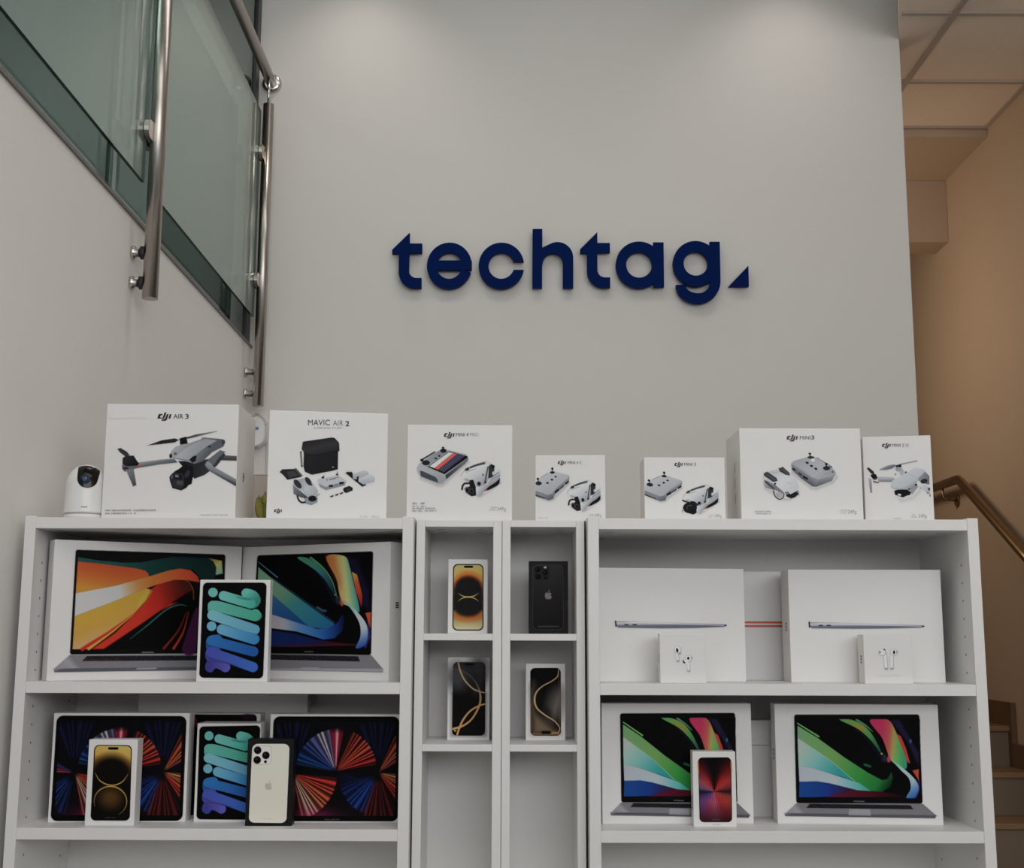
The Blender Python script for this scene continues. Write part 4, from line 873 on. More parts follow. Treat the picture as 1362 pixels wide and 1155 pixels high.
def wall_green(a):
    a.poly([(205, 208), (905, 208), (912, 648), (228, 648)], (9, 9, 11))
    a.stroke([(210, 224), (336, 302)], [6, 9], (110, 186, 92), 1, 3)
    a.poly([(230, 557), (330, 553), (400, 565), (540, 600), (400, 642), (310, 646), (230, 646)], grad((230, 570), (500, 610), (0, (20, 72, 140)), (.6, (24, 56, 132)), (1, (50, 30, 70))))
    a.poly([(540, 600), (620, 606), (850, 638), (850, 646), (380, 646), (400, 640)], grad((420, 640), (850, 640), (0, (90, 24, 50)), (.5, (70, 16, 28)), (1, (20, 8, 12))), 1, 6)
    a.poly([(215, 308), (300, 360), (400, 432), (490, 506), (555, 560), (470, 530), (400, 510), (300, 478), (224, 466)], grad((250, 350), (520, 570), (0, (178, 200, 184)), (.35, (120, 184, 178)), (.75, (30, 150, 150)), (1, (24, 140, 130))))
    a.poly([(215, 240), (330, 310), (480, 418), (620, 508), (700, 550), (728, 545), (752, 505), (760, 540), (745, 590), (700, 616), (640, 610), (590, 595), (540, 550), (400, 432), (215, 308)], grad((240, 280), (740, 580), (0, (116, 168, 112)), (.4, (110, 160, 84)), (.7, (46, 140, 58)), (.9, (26, 116, 50)), (1, (10, 50, 24))))
    a.stroke([(216, 310), (400, 434), (545, 556)], 3, (190, 205, 150), .7, 2)
    a.poly([(224, 465), (300, 478), (400, 510), (500, 542), (570, 566), (640, 612), (560, 606), (480, 586), (400, 566), (330, 555), (230, 557)], grad((230, 510), (640, 600), (0, (176, 182, 196)), (.5, (170, 186, 198)), (.8, (90, 176, 174)), (1, (40, 150, 130))))
    a.poly([(450, 206), (516, 208), (590, 240), (650, 310), (697, 402), (690, 405), (640, 335), (560, 262)], grad((460, 206), (690, 400), (0, (80, 170, 80)), (.4, (150, 140, 60)), (.6, (70, 150, 74)), (1, (24, 70, 60))), 1, 3, sm=4)
    a.stroke([(548, 208), (600, 240), (640, 275)], [10, 7, 3], (60, 160, 110), 1, 3, sm=4); a.stroke([(545, 262), (620, 330), (690, 430)], 3, (30, 50, 100), .6, 4, sm=4)
    a.poly([(742, 210), (790, 212), (905, 400), (905, 470), (840, 340)], (36, 30, 62), .9, 14)
    a.poly([(622, 211), (726, 209), (775, 285), (818, 380), (836, 440), (832, 486), (790, 472), (742, 432), (722, 380), (690, 305)], ('lin', (690, 320), (830, 330), [(0, (196, 50, 92)), (.3, (190, 90, 80)), (.5, (170, 160, 84)), (.75, (84, 174, 88)), (1, (50, 150, 110))]), sm=4)
    a.poly([(742, 424), (790, 462), (850, 510), (896, 560), (908, 606), (888, 650), (838, 650), (862, 600), (850, 540), (800, 490)], grad((760, 440), (880, 650), (0, (120, 190, 160)), (.35, (176, 200, 204)), (.65, (160, 184, 200)), (1, (34, 96, 164))), 1, 3, sm=4)
    a.stroke([(905, 540), (912, 600), (892, 648)], 8, (70, 50, 150), .7, 6)
    a.poly([(774, 286), (800, 302), (830, 370), (856, 455), (842, 450)], (206, 62, 56), 1, 4); a.poly([(870, 496), (905, 488), (906, 552)], (208, 70, 48), 1, 5); a.ell(735, 432, 12, 18, (214, 70, 110), 0, .8, 8); a.ell(694, 400, 6, 5, (214, 150, 60)); a.stroke([(600, 462), (630, 472)], 12, (30, 130, 90), .8, 10); a.ell(710, 425, 14, 22, (40, 50, 66), 0, .7, 10); a.ell(855, 330, 5, 12, (60, 120, 190), 0, .8, 4)

c = Carton('laptop_box', 'white laptop box turned inward, its printed screen orange and red', 'box', [(72.7, 718.5), (319.4, 730.5), (319, 905.5), (62.3, 907.5)], -.7746, 2.69, Z2, 30.8, .4015, .2888, .052, G_LT, bg=BAY)
a = c.art(T=crop(0, 680, 4.54), ss=1.5)
laptop(a, [(455, 238), (1350, 275), (1352, 872), (425, 870)], [(425, 872), (1350, 875), (1440, 958), (328, 958)], [(530, 880), (1280, 884), (1300, 912), (500, 912)], [(325, 956), (1450, 952), (1440, 972), (332, 979)], [(838, 956), (960, 955), (950, 964), (826, 966)])
wall_orange(a); a.poly([(862, 857), (934, 857), (934, 865), (862, 865)], (120, 120, 122), .8); a.micro(505, 730, 909, 8, 61, (120, 34, 40), .8); c.put(a, deep=.30, sat=.92)

c = Carton('laptop_box', 'white laptop box turned inward, its printed screen blue with an orange streak', 'box', [(320, 730.5), (519.7, 720.3), (516.7, 905.8), (320, 905.5)], -.4285, 2.71, Z2, -28.6, .3991, .2883, .052, G_LT, bg=BAY)
a = c.art(T=crop(250, 680, 4.394), ss=1.5)
laptop(a, [(397, 270), (1083, 237), (1075, 844), (380, 848)], [(380, 848), (1076, 844), (1144, 922), (300, 938)], [(420, 852), (1000, 852), (1012, 882), (400, 882)], [(300, 936), (1146, 920), (1143, 941), (300, 942)], [(672, 922), (776, 921), (778, 932), (668, 934)])
wall_blue(a); a.poly([(690, 829), (742, 828), (742, 834), (690, 835)], (110, 110, 112), .8); c.put(a, deep=.30, sat=.92); c.side_mark(1, .022, .034, .150, .164)

def green_box(label, quad, X, yaw, w, h, T, **k):
    c = Carton('laptop_box', label, 'box', quad, X, 2.64, Z3, yaw, w, h, .055, G_LT, bg=(184, 182, 180), **k)
    a = c.art(T=T, ss=1.6)
    laptop(a, [(195, 178), (900, 180), (932, 684), (214, 680)], [(214, 680), (932, 684), (1012, 752), (148, 742)], [(290, 683), (862, 692), (880, 716), (272, 707)], [(145, 736), (1014, 750), (1004, 768), (152, 754)], [(516, 714), (634, 716), (640, 752), (512, 748)])
    wall_green(a); a.stroke([(207, 212), (222, 655)], 13, (12, 12, 13)); a.stroke([(212, 195), (888, 196)], 20, (12, 12, 13)); a.stroke([(234, 664), (914, 666)], 26, (12, 12, 13)); a.stroke([(899, 208), (921, 655)], 8, (12, 12, 13)); a.poly([(540, 666), (602, 668), (602, 674), (540, 672)], (110, 110, 112), .8)
    c.put(a, deep=.30, sat=.92); return c
TR4 = crop(1010, 910, 4.256)
c = green_box('white laptop box with green wallpaper, standing behind the red phone box', [(800.2, 935.8), (998, 936.9), (1004.6, 1096), (802.4, 1097.7)], .3423, 2.5, .3114, .2412,
          crop(770, 910, 4.54) @ homography([(195, 178), (900, 180), (930, 683), (215, 680)], [(250, 178), (942, 178), (962, 718), (262, 718)]))
c = green_box('white laptop box with green wallpaper, standing alone at the right of its shelf', [(1029.3, 937.5), (1245.7, 939.8), (1257.9, 1099.9), (1035.8, 1097.3)], .7142, -2.8, .3349, .2404, TR4, side='card_side')
c.side_mark(-1, .02, .032, .125, .15)

def slim(a, pts, ports):
    a.poly(pts, grad(pts[0], (pts[0][0], pts[-1][1]), (0, (112, 117, 126)), (.3, (184, 186, 191)), (.6, (164, 167, 174)), (1, (92, 98, 110))))
    a.stroke(pts[:1] + pts[-1:], 9, (40, 44, 54)); [a.rr([(x, y), (x + 26, y + 1), (x + 26, y + 8), (x, y + 7)], 3, (34, 36, 42)) for x, y in ports]
c = Carton('laptop_box', 'plain white laptop box with a thin side view, behind the hooked earbuds box', 'box', [(797.5, 755), (989.8, 758.6), (994, 908.6), (798, 907)], .3398, 2.66, Z2, 5.9, .3136, .2367, .06, G_LT, bg=(190, 190, 190))
a = c.art(T=crop(770, 680, 4.54), ss=2)
slim(a, [(225, 665), (242, 665), (560, 675), (880, 689), (896, 692), (896, 699), (880, 705), (700, 711), (500, 711), (245, 704), (228, 694)], [(278, 682), (328, 682)]); a.stroke([(300, 672), (600, 684), (880, 696)], 4, (200, 204, 212), .8); a.ell(890, 696, 6, 5, (40, 42, 48)); c.put(a, deep=.08)
c = Carton('laptop_box', 'plain white laptop box with a thin side view, at the right end of its shelf', 'box', [(1048.4, 759.2), (1251.7, 760), (1259, 911.7), (1053.7, 908.7)], .7427, 2.64, Z2, -1.5, .3192, .2341, .082, G_LT, bg=(190, 190, 190), side='card_side')
a = c.art(T=crop(1020, 680, 4.394), ss=2)
slim(a, [(250, 657), (264, 657), (560, 664), (905, 678), (922, 681), (922, 687), (905, 692), (700, 697), (500, 697), (268, 692), (252, 684)], [(304, 672), (350, 672)]); a.stroke([(300, 664), (600, 674), (905, 684)], 4, (200, 204, 212), .8); a.ell(917, 684, 6, 5, (40, 42, 48)); c.put(a, deep=.08); c.side_mark(-1, .03, .042, .105, .125)

def plain(label, X, Y, z, w, h, d, yaw=0, cat='box', group=G_LT, name='laptop_box'):
    r = thing(name, label, cat, (X, Y, z), R(yaw), group); obj('carton', BX(-w / 2, w / 2, 0, d, 0, h, bev=.0012), M['card'], r); return r
r = plain('white laptop box with two thin orange lines, between two plain white laptop boxes', .53, 2.765, Z2, .31, .236, .055)
for z in (.1245, .1165):
    obj('orange_line', BX(-.155, .155, -.0008, 0, z - .0022, z + .0022), mat('orange_ink', (.62, .11, .05), .5, noise=.03), r)
r = plain('white box lying upright in the gap between the two green-wallpaper laptop boxes', .53, 2.745, Z3, .31, .148, .07)
r2 = plain('flat white box stacked on the white box between the green-wallpaper boxes', .53, 2.745, Z3 + .1485, .31, .052, .07)
r = plain('large plain white box half hidden behind the tablet boxes', -.63, 2.785, Z3, .37, .25, .05)

# ------------------------------------------------------------------ tablet boxes
G_TB = 'tablet boxes on the left bookcase'
def fan(a, q):
    """radiating light streaks; q = TL,TR,BR,BL of the printed screen"""
    Hq = homography(happly(a.T, q), [(0, 0), (1, 0), (1, .75), (0, .75)])
    def f(X, Y):
        uv = happly(Hq, np.stack([X, Y], -1)); u, v_ = uv[..., 0], uv[..., 1]
        out = np.ones(X.shape + (3,)) * np.array((10, 10, 13.))
        def wedge(cx, cy, a0, a1, r0, r1, stops, amp=.75, fr=60, seed=0, fade=.06):
            dx, dy = u - cx, cy - v_; ang = np.degrees(np.arctan2(dy, dx)); ang = np.where(ang < a0 - 180, ang + 360, np.where(ang > a0 + 180, ang - 360, ang)); rr_ = np.hypot(dx, dy)
            t = (ang - a0) / (a1 - a0)
            m_ = np.clip(np.minimum(t, 1 - t) * 18, 0, 1) * np.clip((r1 - rr_) / fade * 4, 0, 1) * np.clip((rr_ - r0) / .05, 0, 1)
            s_ = .5 + .5 * np.sin(t * fr + seed + 1.3 * np.sin(t * fr * .37 + seed * 2)); s_ = 1 - amp + amp * s_ ** 1.5
            col = np.stack([np.interp(t, [k[0] for k in stops], [k[1][j] for k in stops]) for j in range(3)], -1)
            w_ = (m_ * s_)[..., None]; np.copyto(out, out * (1 - w_) + col * w_)
        W_ = (0, 0)
        for cx in (.145, .855): wedge(cx, .40, 62, 118, .08, .42, [(0, (14, 22, 50)), (1, (14, 22, 56))], .95, 44, 1, .2)
        wedge(.5, .40, 172, 98, 0, .34, [(0, (24, 80, 140)), (.3, (20, 56, 130)), (.62, (84, 90, 150)), (.8, (206, 190, 210)), (1, (90, 84, 150))], .75, 52, 2, .03)
        wedge(.5, .40, 99, 79, 0, .35, [(0, (130, 20, 40)), (.35, (190, 40, 60)), (.5, (230, 170, 180)), (.65, (190, 40, 60)), (1, (80, 14, 26))], .35, 16, 0, .2)
        wedge(.5, .40, 72, 8, 0, .345, [(0, (70, 24, 20)), (.3, (196, 58, 32)), (.55, (212, 74, 40)), (.8, (206, 44, 34)), (1, (150, 24, 22))], .9, 66, .5, .02)
        wedge(.145, .42, -4, -80, 0, .37, [(0, (196, 30, 30)), (.3, (206, 66, 38)), (.6, (204, 110, 62)), (.75, (216, 180, 160)), (1, (160, 40, 30))], .8, 70, 0, .02)
        wedge(.145, .42, 200, 262, .05, .34, [(0, (18, 30, 84)), (.5, (22, 54, 120)), (1, (14, 24, 60))], .92, 48, 1, .08)
        wedge(.145, .42, 150, 178, 0, .3, [(0, (24, 50, 120)), (.5, (70, 40, 80)), (.8, (196, 50, 56)), (1, (150, 40, 40))], .7, 30, 0, .1)
        wedge(.5, .40, -8, -66, .02, .34, [(0, (12, 24, 60)), (1, (10, 18, 44))], .9, 40, 1, .06)
        wedge(.855, .41, 196, 256, .05, .34, [(0, (14, 24, 70)), (.6, (24, 60, 140)), (1, (22, 40, 110))], .9, 46, 2, .03)
        wedge(.855, .41, 66, 24, 0, .33, [(0, (160, 44, 26)), (.5, (214, 106, 48)), (1, (70, 24, 50))], .85, 34, 0, .05)
        wedge(.855, .41, -4, -60, 0, .33, [(0, (206, 130, 60)), (.35, (200, 110, 56)), (.6, (206, 62, 32)), (1, (130, 26, 20))], .8, 44, 0, .04)
        wedge(.855, .41, -62, -116, .04, .4, [(0, (80, 20, 18)), (1, (90, 22, 18))], .92, 46, 0, .15)
        gl = np.exp(-((u - .33) / .2) ** 2 - ((v_ - .76) / .07) ** 2)[..., None]; out = out * (1 - .5 * gl) + np.array((150, 30, 80)) * .55 * gl
        return out
    a.poly(q, f)
def tablet_face(a, q, rad):
    e = np.array(q, float); cn = e.mean(0)
    a.rr([tuple(p + (p - cn) / np.linalg.norm(p - cn) * 5) for p in e], rad, (208, 208, 208), .9); a.rr(q, rad, (8, 8, 9))
c = Carton('tablet_box', 'wide tablet box with colourful fan streaks, behind the gold phone box', 'box', [(72.4, 949.7), (253.2, 949), (247.2, 1093.8), (64.5, 1095.4)], -.8051, 2.64, Z3, 3.2, .2767, .2180, .055, G_TB, bg=BAY)
a = c.art(T=crop(0, 900, 4.53), ss=2)
tablet_face(a, [(345, 240), (1128, 240), (1104, 872), (310, 876)], 40); fan(a, [(362, 266), (1102, 266), (1084, 838), (336, 840)]); c.put(a, deep=.30, sat=.92)
c = Carton('tablet_box', 'wide tablet box with colourful fan streaks, at the right of the lower shelf', 'box', [(359.6, 949.7), (532.9, 949.7), (530.5, 1093), (357, 1093.5)], -.3650, 2.65, Z3, 1.5, .2682, .2163, .055, G_TB, bg=BAY)
a = c.art(T=crop(230, 900, 4.127), ss=2)
tablet_face(a, [(552, 217), (1247, 217), (1238, 793), (540, 793)], 36); fan(a, [(572, 243), (1230, 243), (1222, 762), (562, 764)]); a.micro(838, 920, 786, 6, 71, (120, 120, 122), .8); c.put(a, deep=.30, sat=.92)
c = Carton('tablet_box', 'black-fronted tablet box mostly hidden behind the blue and green striped tablet box', 'box', [(262, 947), (361, 947), (357, 1093), (258, 1093)], -.6135, 2.722, Z3, 0, .158, .2125, .05, G_TB, bg=BAY)
a = c.art(T=np.eye(3), ss=2); a.rr([(262.6, 948.2), (356, 948.2), (353, 1091), (260, 1091)], 5, (10, 9, 10)); a.stroke([(266, 953), (272, 951), (275, 958), (275.5, 966)], 2.5, (120, 24, 22), .9, 1, sm=4); a.ell(345, 952, 9, 5, (40, 14, 36), 0, .8, 4); c.put(a, deep=.30, sat=.92)

def capsules(a):
    tablet_face(a, [(92, 416), (465, 416), (447, 973), (76, 973)], 26)
    C1, C2, C3 = (104, 184, 172), (58, 160, 146), (106, 170, 188)
    sh = (20, 24, 30)
    def cap(pts, c0, c1, sm=5):
        n = len(cr(pts, sm, False)) if len(pts) > 2 else 2
        a.stroke([(x + 3, y + 5) for x, y in pts], 58, sh, .5, 10, sm=sm if len(pts) > 2 else 0)
        a.stroke(pts, 58, ('lin', pts[0], pts[-1], [(0, c0), (1, c1)]), 1, 0, sm=sm if len(pts) > 2 else 0)
    a.ell(151, 474, 28, 28, (98, 178, 170))
    cap([(400, 600), (398, 612), (280, 580), (170, 552), (150, 570)], (60, 168, 140), (92, 172, 160))
    cap([(150, 552), (398, 612)], (88, 172, 158), (60, 158, 136))
    a.stroke([(346, 478), (385, 490), (402, 516), (392, 536), (372, 540)], 56, grad((346, 478), (400, 530), (0, (92, 180, 166)), (1, (44, 128, 116))), 1, 0, sm=5); a.stroke([(213, 493), (372, 540)], 56, grad((213, 493), (390, 540), (0, (104, 182, 174)), (.7, (76, 172, 156)), (1, (58, 160, 146))))
    a.stroke([(290, 500), (340, 511), (374, 514)], [4, 12, 6], (20, 84, 76), .6, 12, sm=4)
    cap([(148, 608), (397, 690)], (112, 178, 192), (92, 156, 184))
    a.ell(145, 672, 28, 28, (100, 168, 200))
    cap([(398, 745), (280, 715), (205, 690)], (34, 96, 160), (96, 160, 196)); cap([(205, 691), (393, 748)], (96, 162, 200), (52, 126, 180))
    cap([(143, 790), (145, 757), (180, 750)], (30, 80, 150), (36, 104, 170)); cap([(146, 756), (390, 818)], (36, 106, 172), (28, 84, 156))
    cap([(140, 850), (142, 825), (170, 818)], (58, 70, 150), (62, 74, 156)); cap([(143, 824), (388, 908)], (66, 78, 164), (52, 100, 184))
    cap([(139, 912), (146, 893), (180, 890), (205, 897), (228, 910)], (62, 58, 134), (84, 82, 170))
    a.stroke([(160, 950), (165, 928), (182, 920)], [12, 9, 3], (9, 9, 11), .95, 4, sm=4); a.stroke([(160, 872), (230, 884), (300, 905)], [3, 10, 3], (24, 24, 60), .4, 10, sm=4)
c = Carton('tablet_box', 'small tablet box with blue and green stripes, in front of the two angled laptop boxes', 'box', [(267, 770.6), (360.8, 771), (357, 906), (263, 906.9)], -.5669, 2.575, Z2, .6, .1440, .2059, .03, G_TB, bg=(186, 184, 182))
a = c.art(T=crop(250, 680, 4.394), ss=2.2); capsules(a); c.put(a, deep=.30, sat=.92)
c = Carton('tablet_box', 'small tablet box with blue and green stripes, partly behind the white phone', 'box', [(262.7, 961), (347.5, 963.5), (342.5, 1094), (257.4, 1093.8)], -.5839, 2.645, Z3, -1.1, .1319, .1975, .065, G_TB, bg=BAY)
a = c.art(T=crop(230, 900, 4.127) @ homography([(92, 416), (465, 416), (447, 973), (76, 973)], [(147, 270), (482, 272), (466, 787), (130, 785)]), ss=2.2); capsules(a); c.put(a, deep=.30, sat=.92)

# ------------------------------------------------------------------ phone boxes
G_PH = 'phone boxes on the shelves'
def phone(label, quad, X, Y, z, yaw, w, h, d, T, **k):
    c = Carton('phone_box', label, 'box', quad, X, Y, z, yaw, w, h, d, G_PH, **k)
    return c, c.art(T=T, ss=2.6)
def halo(cx, cy, R_, stops): return ('rad', (cx, cy), R_, stops)

c, a = phone('white phone box with gold screen, in front of the fan-streak tablet box', [(119.9, 985.7), (185.4, 984), (179.2, 1099.8), (114, 1099.3)], -.8051, 2.592, Z3, .7, .0987, .1686, .040, crop(0, 900, 4.53), bg=(184, 182, 180))
a.rr([(575, 420), (803, 416), (788, 874), (552, 872)], 30, (14, 13, 13)); a.rr([(581, 425), (797, 422), (783, 868), (558, 866)], 26, grad((690, 425), (672, 640), (0, (196, 170, 84)), (.28, (204, 156, 62)), (.5, (160, 96, 30)), (.75, (40, 26, 14)), (1, (12, 11, 11))))
a.mask([(581, 425), (797, 422), (783, 868), (558, 866)], 26)
a.ell(680, 572, 112, 92, (16, 13, 11), 0, 1, 60); a.ell(680, 590, 100, 78, (14, 12, 11), 0, 1, 20)
a.stroke([(580, 588), (610, 636), (675, 662), (740, 642), (780, 590)], [1, 5, 8, 5, 1], (196, 160, 70), 1, 3, sm=6)
a.poly([(578, 690), (780, 690), (790, 866), (556, 866)], (13, 12, 11), .9, 10); a.ell(672, 735, 62, 58, (96, 62, 22), 0, .8, 70); a.stroke(arc(672, 758, 98, 90, -60, 200, 30), [1, 5, 8, 5, 1], (180, 142, 60), 1, 3); a.rr([(657, 432), (720, 430), (720, 446), (657, 447)], 7, (8, 8, 8)); a.micro(640, 698, 858, 5, 81, (110, 100, 80), .8)
c.put(a, deep=.30, sat=.92)

c, a = phone('white phone box with yellow screen and two dark circles, on a tower shelf', [(596.8, 744), (649.9, 744), (649.2, 842.4), (596.4, 842.4)], -.0917, 2.64, M1, 0, .0836, .1548, .03, crop(530, 680, 4.864), bg=(182, 181, 178))
a.rr([(356, 342), (554, 342), (554, 771), (354, 771)], 32, (16, 17, 24)); a.rr([(363, 349), (548, 349), (547, 764), (361, 764)], 27, grad((455, 350), (455, 765), (0, (190, 172, 92)), (.22, (196, 166, 78)), (.5, (60, 40, 20)), (.78, (150, 120, 60)), (1, (196, 190, 150))))
a.mask([(363, 349), (548, 349), (547, 764), (361, 764)], 27)
a.ell(455, 490, 96, 92, (190, 78, 26), 0, 1, 50); a.ell(455, 500, 88, 78, (28, 26, 27), 0, 1, 26); a.ell(455, 670, 90, 40, (178, 88, 30), 0, .9, 40); a.poly([(363, 500), (547, 500), (547, 560), (363, 560)], (27, 26, 27), .9, 20); a.ell(455, 622, 90, 60, (27, 26, 27), 0, 1, 24); a.poly([(363, 545), (547, 545), (547, 640), (363, 640)], (27, 26, 27), .95, 14)
a.stroke([(390, 532), (420, 550), (458, 556), (495, 548), (522, 530)], [1, 5, 8, 5, 1], (206, 170, 92), 1, 3, sm=5); a.stroke([(390, 582), (420, 563), (458, 556), (495, 564), (522, 584)], [1, 5, 8, 5, 1], (206, 170, 92), 1, 3, sm=5); a.rr([(427, 353), (487, 353), (487, 367), (427, 367)], 6, (8, 8, 8)); a.micro(440, 470, 784, 6, 82, (150, 150, 152), .7)
c.put(a, deep=.30, sat=.92)

APPLE = cr([(0, -22), (14, -30), (30, -24), (38, -14), (29, -3), (29, 10), (41, 20), (34, 38), (20, 52), (8, 50), (0, 47), (-8, 50), (-20, 52), (-34, 36), (-41, 12), (-40, -10), (-30, -25), (-14, -29)], 4)
LEAF = cr([(-1, -34), (2, -48), (17, -60), (15, -44)], 4)
def fruit(a, cx, cy, k, c_):
    a.poly([(cx + x * k, cy + y * k) for x, y in APPLE], c_); a.poly([(cx + x * k, cy + y * k) for x, y in LEAF], c_)
def lenses(a, q, L_, r_, plate, rim):
    a.rr(q, 18, rim); e = np.array(q, float); cn = e.mean(0); a.rr([tuple(cn + (p - cn) * .95) for p in e], 16, plate)
    for x, y in L_: a.ell(x, y, r_, r_, (60, 60, 62)); a.ell(x, y, r_ * .88, r_ * .88, (9, 9, 11)); a.ell(x - r_ * .2, y - r_ * .2, r_ * .35, r_ * .3, (42, 42, 50), 0, .8, 4)
c, a = phone('black phone box printed with the back of a black phone, on a tower shelf', [(704.3, 746.2), (757.2, 746.2), (755.7, 842.4), (704.3, 842.4)], .0776, 2.64, M1, 0, .0823, .1515, .03, crop(530, 680, 4.864), body='blackcard', bg=(20, 20, 21))
a.rr([(868, 345), (1074, 343), (1072, 766), (870, 768)], 34, (66, 66, 68)); a.rr([(872, 349), (1070, 347), (1068, 762), (874, 764)], 31, grad((930, 350), (1000, 765), (0, (58, 58, 61)), (.4, (42, 42, 45)), (1, (28, 28, 31))))
lenses(a, [(880, 352), (984, 350), (984, 450), (880, 452)], [(906, 378), (955, 400), (908, 426)], 21, (38, 38, 41), (60, 60, 62)); a.ell(955, 364, 10, 7, (210, 205, 200)); a.ell(957, 433, 8, 8, (12, 12, 13))
fruit(a, 974, 544, .54, (132, 130, 130)); a.poly([(904, 741), (1040, 740), (1040, 747), (904, 748)], (74, 74, 76)); a.poly([(1088, 575), (1097, 575), (1094, 640), (1086, 640)], (60, 60, 62), .7)
c.put(a, paper=.012, deep=.5)

c, a = phone('white phone box with gold rings on a dark screen, below the yellow-screen box', [(595.9, 874.8), (651.9, 874.8), (651.9, 985.2), (595.9, 985.2)], -.0898, 2.68, M2, .1, .0886, .1711, .035, crop(530, 860, 3.914), bg=(184, 183, 180), side='card_side')
a.rr([(285, 83), (455, 83), (455, 466), (283, 466)], 24, (18, 18, 19)); a.ell(310, 160, 60, 70, (74, 74, 76), 0, .9, 80); a.ell(420, 110, 50, 60, (58, 58, 60), 0, .8, 70); a.poly([(286, 250), (454, 250), (454, 462), (286, 462)], (14, 14, 15), .7, 40); a.ell(420, 200, 30, 60, (48, 48, 50), 20, .7, 40)
a.mask([(286, 84), (454, 84), (454, 465), (284, 465)], 24)
a.stroke([(288, 120), (340, 132), (385, 165), (418, 215), (430, 270), (420, 320), (385, 380), (340, 415), (286, 432)], [8, 6, 6, 9, 11, 10, 9, 10, 12], grad((290, 120), (330, 430), (0, (70, 70, 72)), (.35, (90, 88, 84)), (.5, (176, 136, 84)), (1, (196, 150, 84))), 1, 2, sm=5)
a.stroke([(313, 88), (322, 125), (345, 175), (385, 218), (420, 236), (452, 243)], [8, 9, 9, 8, 7, 5], (176, 148, 112), 1, 2, sm=5); a.stroke([(452, 302), (420, 312), (375, 340), (340, 385), (322, 425), (310, 462)], [8, 8, 9, 10, 10, 9], (196, 150, 86), 1, 2, sm=5); a.ell(300, 441, 6, 5, (190, 144, 80)); a.ell(370, 95, 26, 6, (8, 8, 8)); a.micro(350, 382, 482, 6, 83, (150, 150, 152), .7)
c.put(a, deep=.30, sat=.92)

c, a = phone('white phone box with a single gold wave on a dark screen, below the black box', [(700.4, 883), (752.8, 883.5), (752.8, 985.7), (699.9, 985.7)], .0723, 2.68, M2, 0, .0833, .1587, .035, crop(530, 860, 3.914), bg=(184, 183, 180), side='card_side')
a.rr([(690, 114), (849, 114), (849, 467), (690, 467)], 24, (13, 13, 14)); a.ell(828, 300, 40, 80, (128, 118, 108), 15, .9, 90); a.ell(708, 240, 14, 60, (80, 72, 62), 0, .8, 40); a.poly([(698, 300), (720, 350), (790, 410), (838, 452), (700, 460)], (128, 106, 80), .85, 50); a.ell(740, 260, 20, 60, (18, 18, 18), 0, .8, 30); a.ell(775, 345, 20, 30, (22, 22, 22), -40, .6, 30); a.stroke([(696, 440), (698, 220)], 3, (120, 100, 76), .8)
a.mask([(691, 115), (848, 115), (848, 466), (691, 466)], 24)
a.stroke([(838, 124), (832, 158), (800, 184), (755, 208), (722, 240), (712, 282), (726, 325), (770, 362), (815, 390), (842, 425), (836, 452)], [5, 6, 6, 6, 8, 10, 8, 7, 6, 6, 4], (188, 156, 110), 1, 2, sm=5); a.stroke([(838, 130), (842, 300), (840, 440)], 3, (120, 100, 76), .7)
a.stroke([(702, 458), (838, 458)], 6, (150, 118, 74), .8, 3); a.rr([(748, 443), (794, 443), (794, 458), (748, 458)], 4, (10, 10, 10)); a.poly([(800, 446), (835, 446), (835, 457), (800, 457)], (170, 132, 80), .8, 3); a.ell(780, 122, 20, 5, (8, 8, 8))
c.put(a, deep=.30, sat=.92)

c, a = phone('black phone box printed with the back of a white phone', [(330.6, 982.4), (391, 982.4), (390.4, 1096.8), (327.4, 1097.5)], -.4868, 2.595, Z3, 1.0, .0935, .1700, .038, crop(230, 900, 4.127), body='blackcard', bg=(20, 20, 21))
a.rr([(440, 365), (641, 365), (633, 795), (424, 795)], 30, (226, 222, 216)); a.rr([(444, 369), (637, 369), (629, 791), (428, 791)], 27, grad((480, 370), (600, 790), (0, (200, 195, 189)), (1, (196, 190, 183))))
lenses(a, [(445, 374), (546, 374), (543, 476), (441, 476)], [(469, 399), (514, 426), (467, 451)], 21, (204, 200, 195), (160, 156, 152)); a.ell(514, 393, 8, 8, (236, 232, 226)); a.ell(512, 460, 8, 8, (20, 20, 21))
fruit(a, 531, 589, .46, (164, 161, 158)); a.micro(505, 555, 775, 5, 84, (150, 146, 142), .7)
c.put(a, paper=.012, deep=.12)

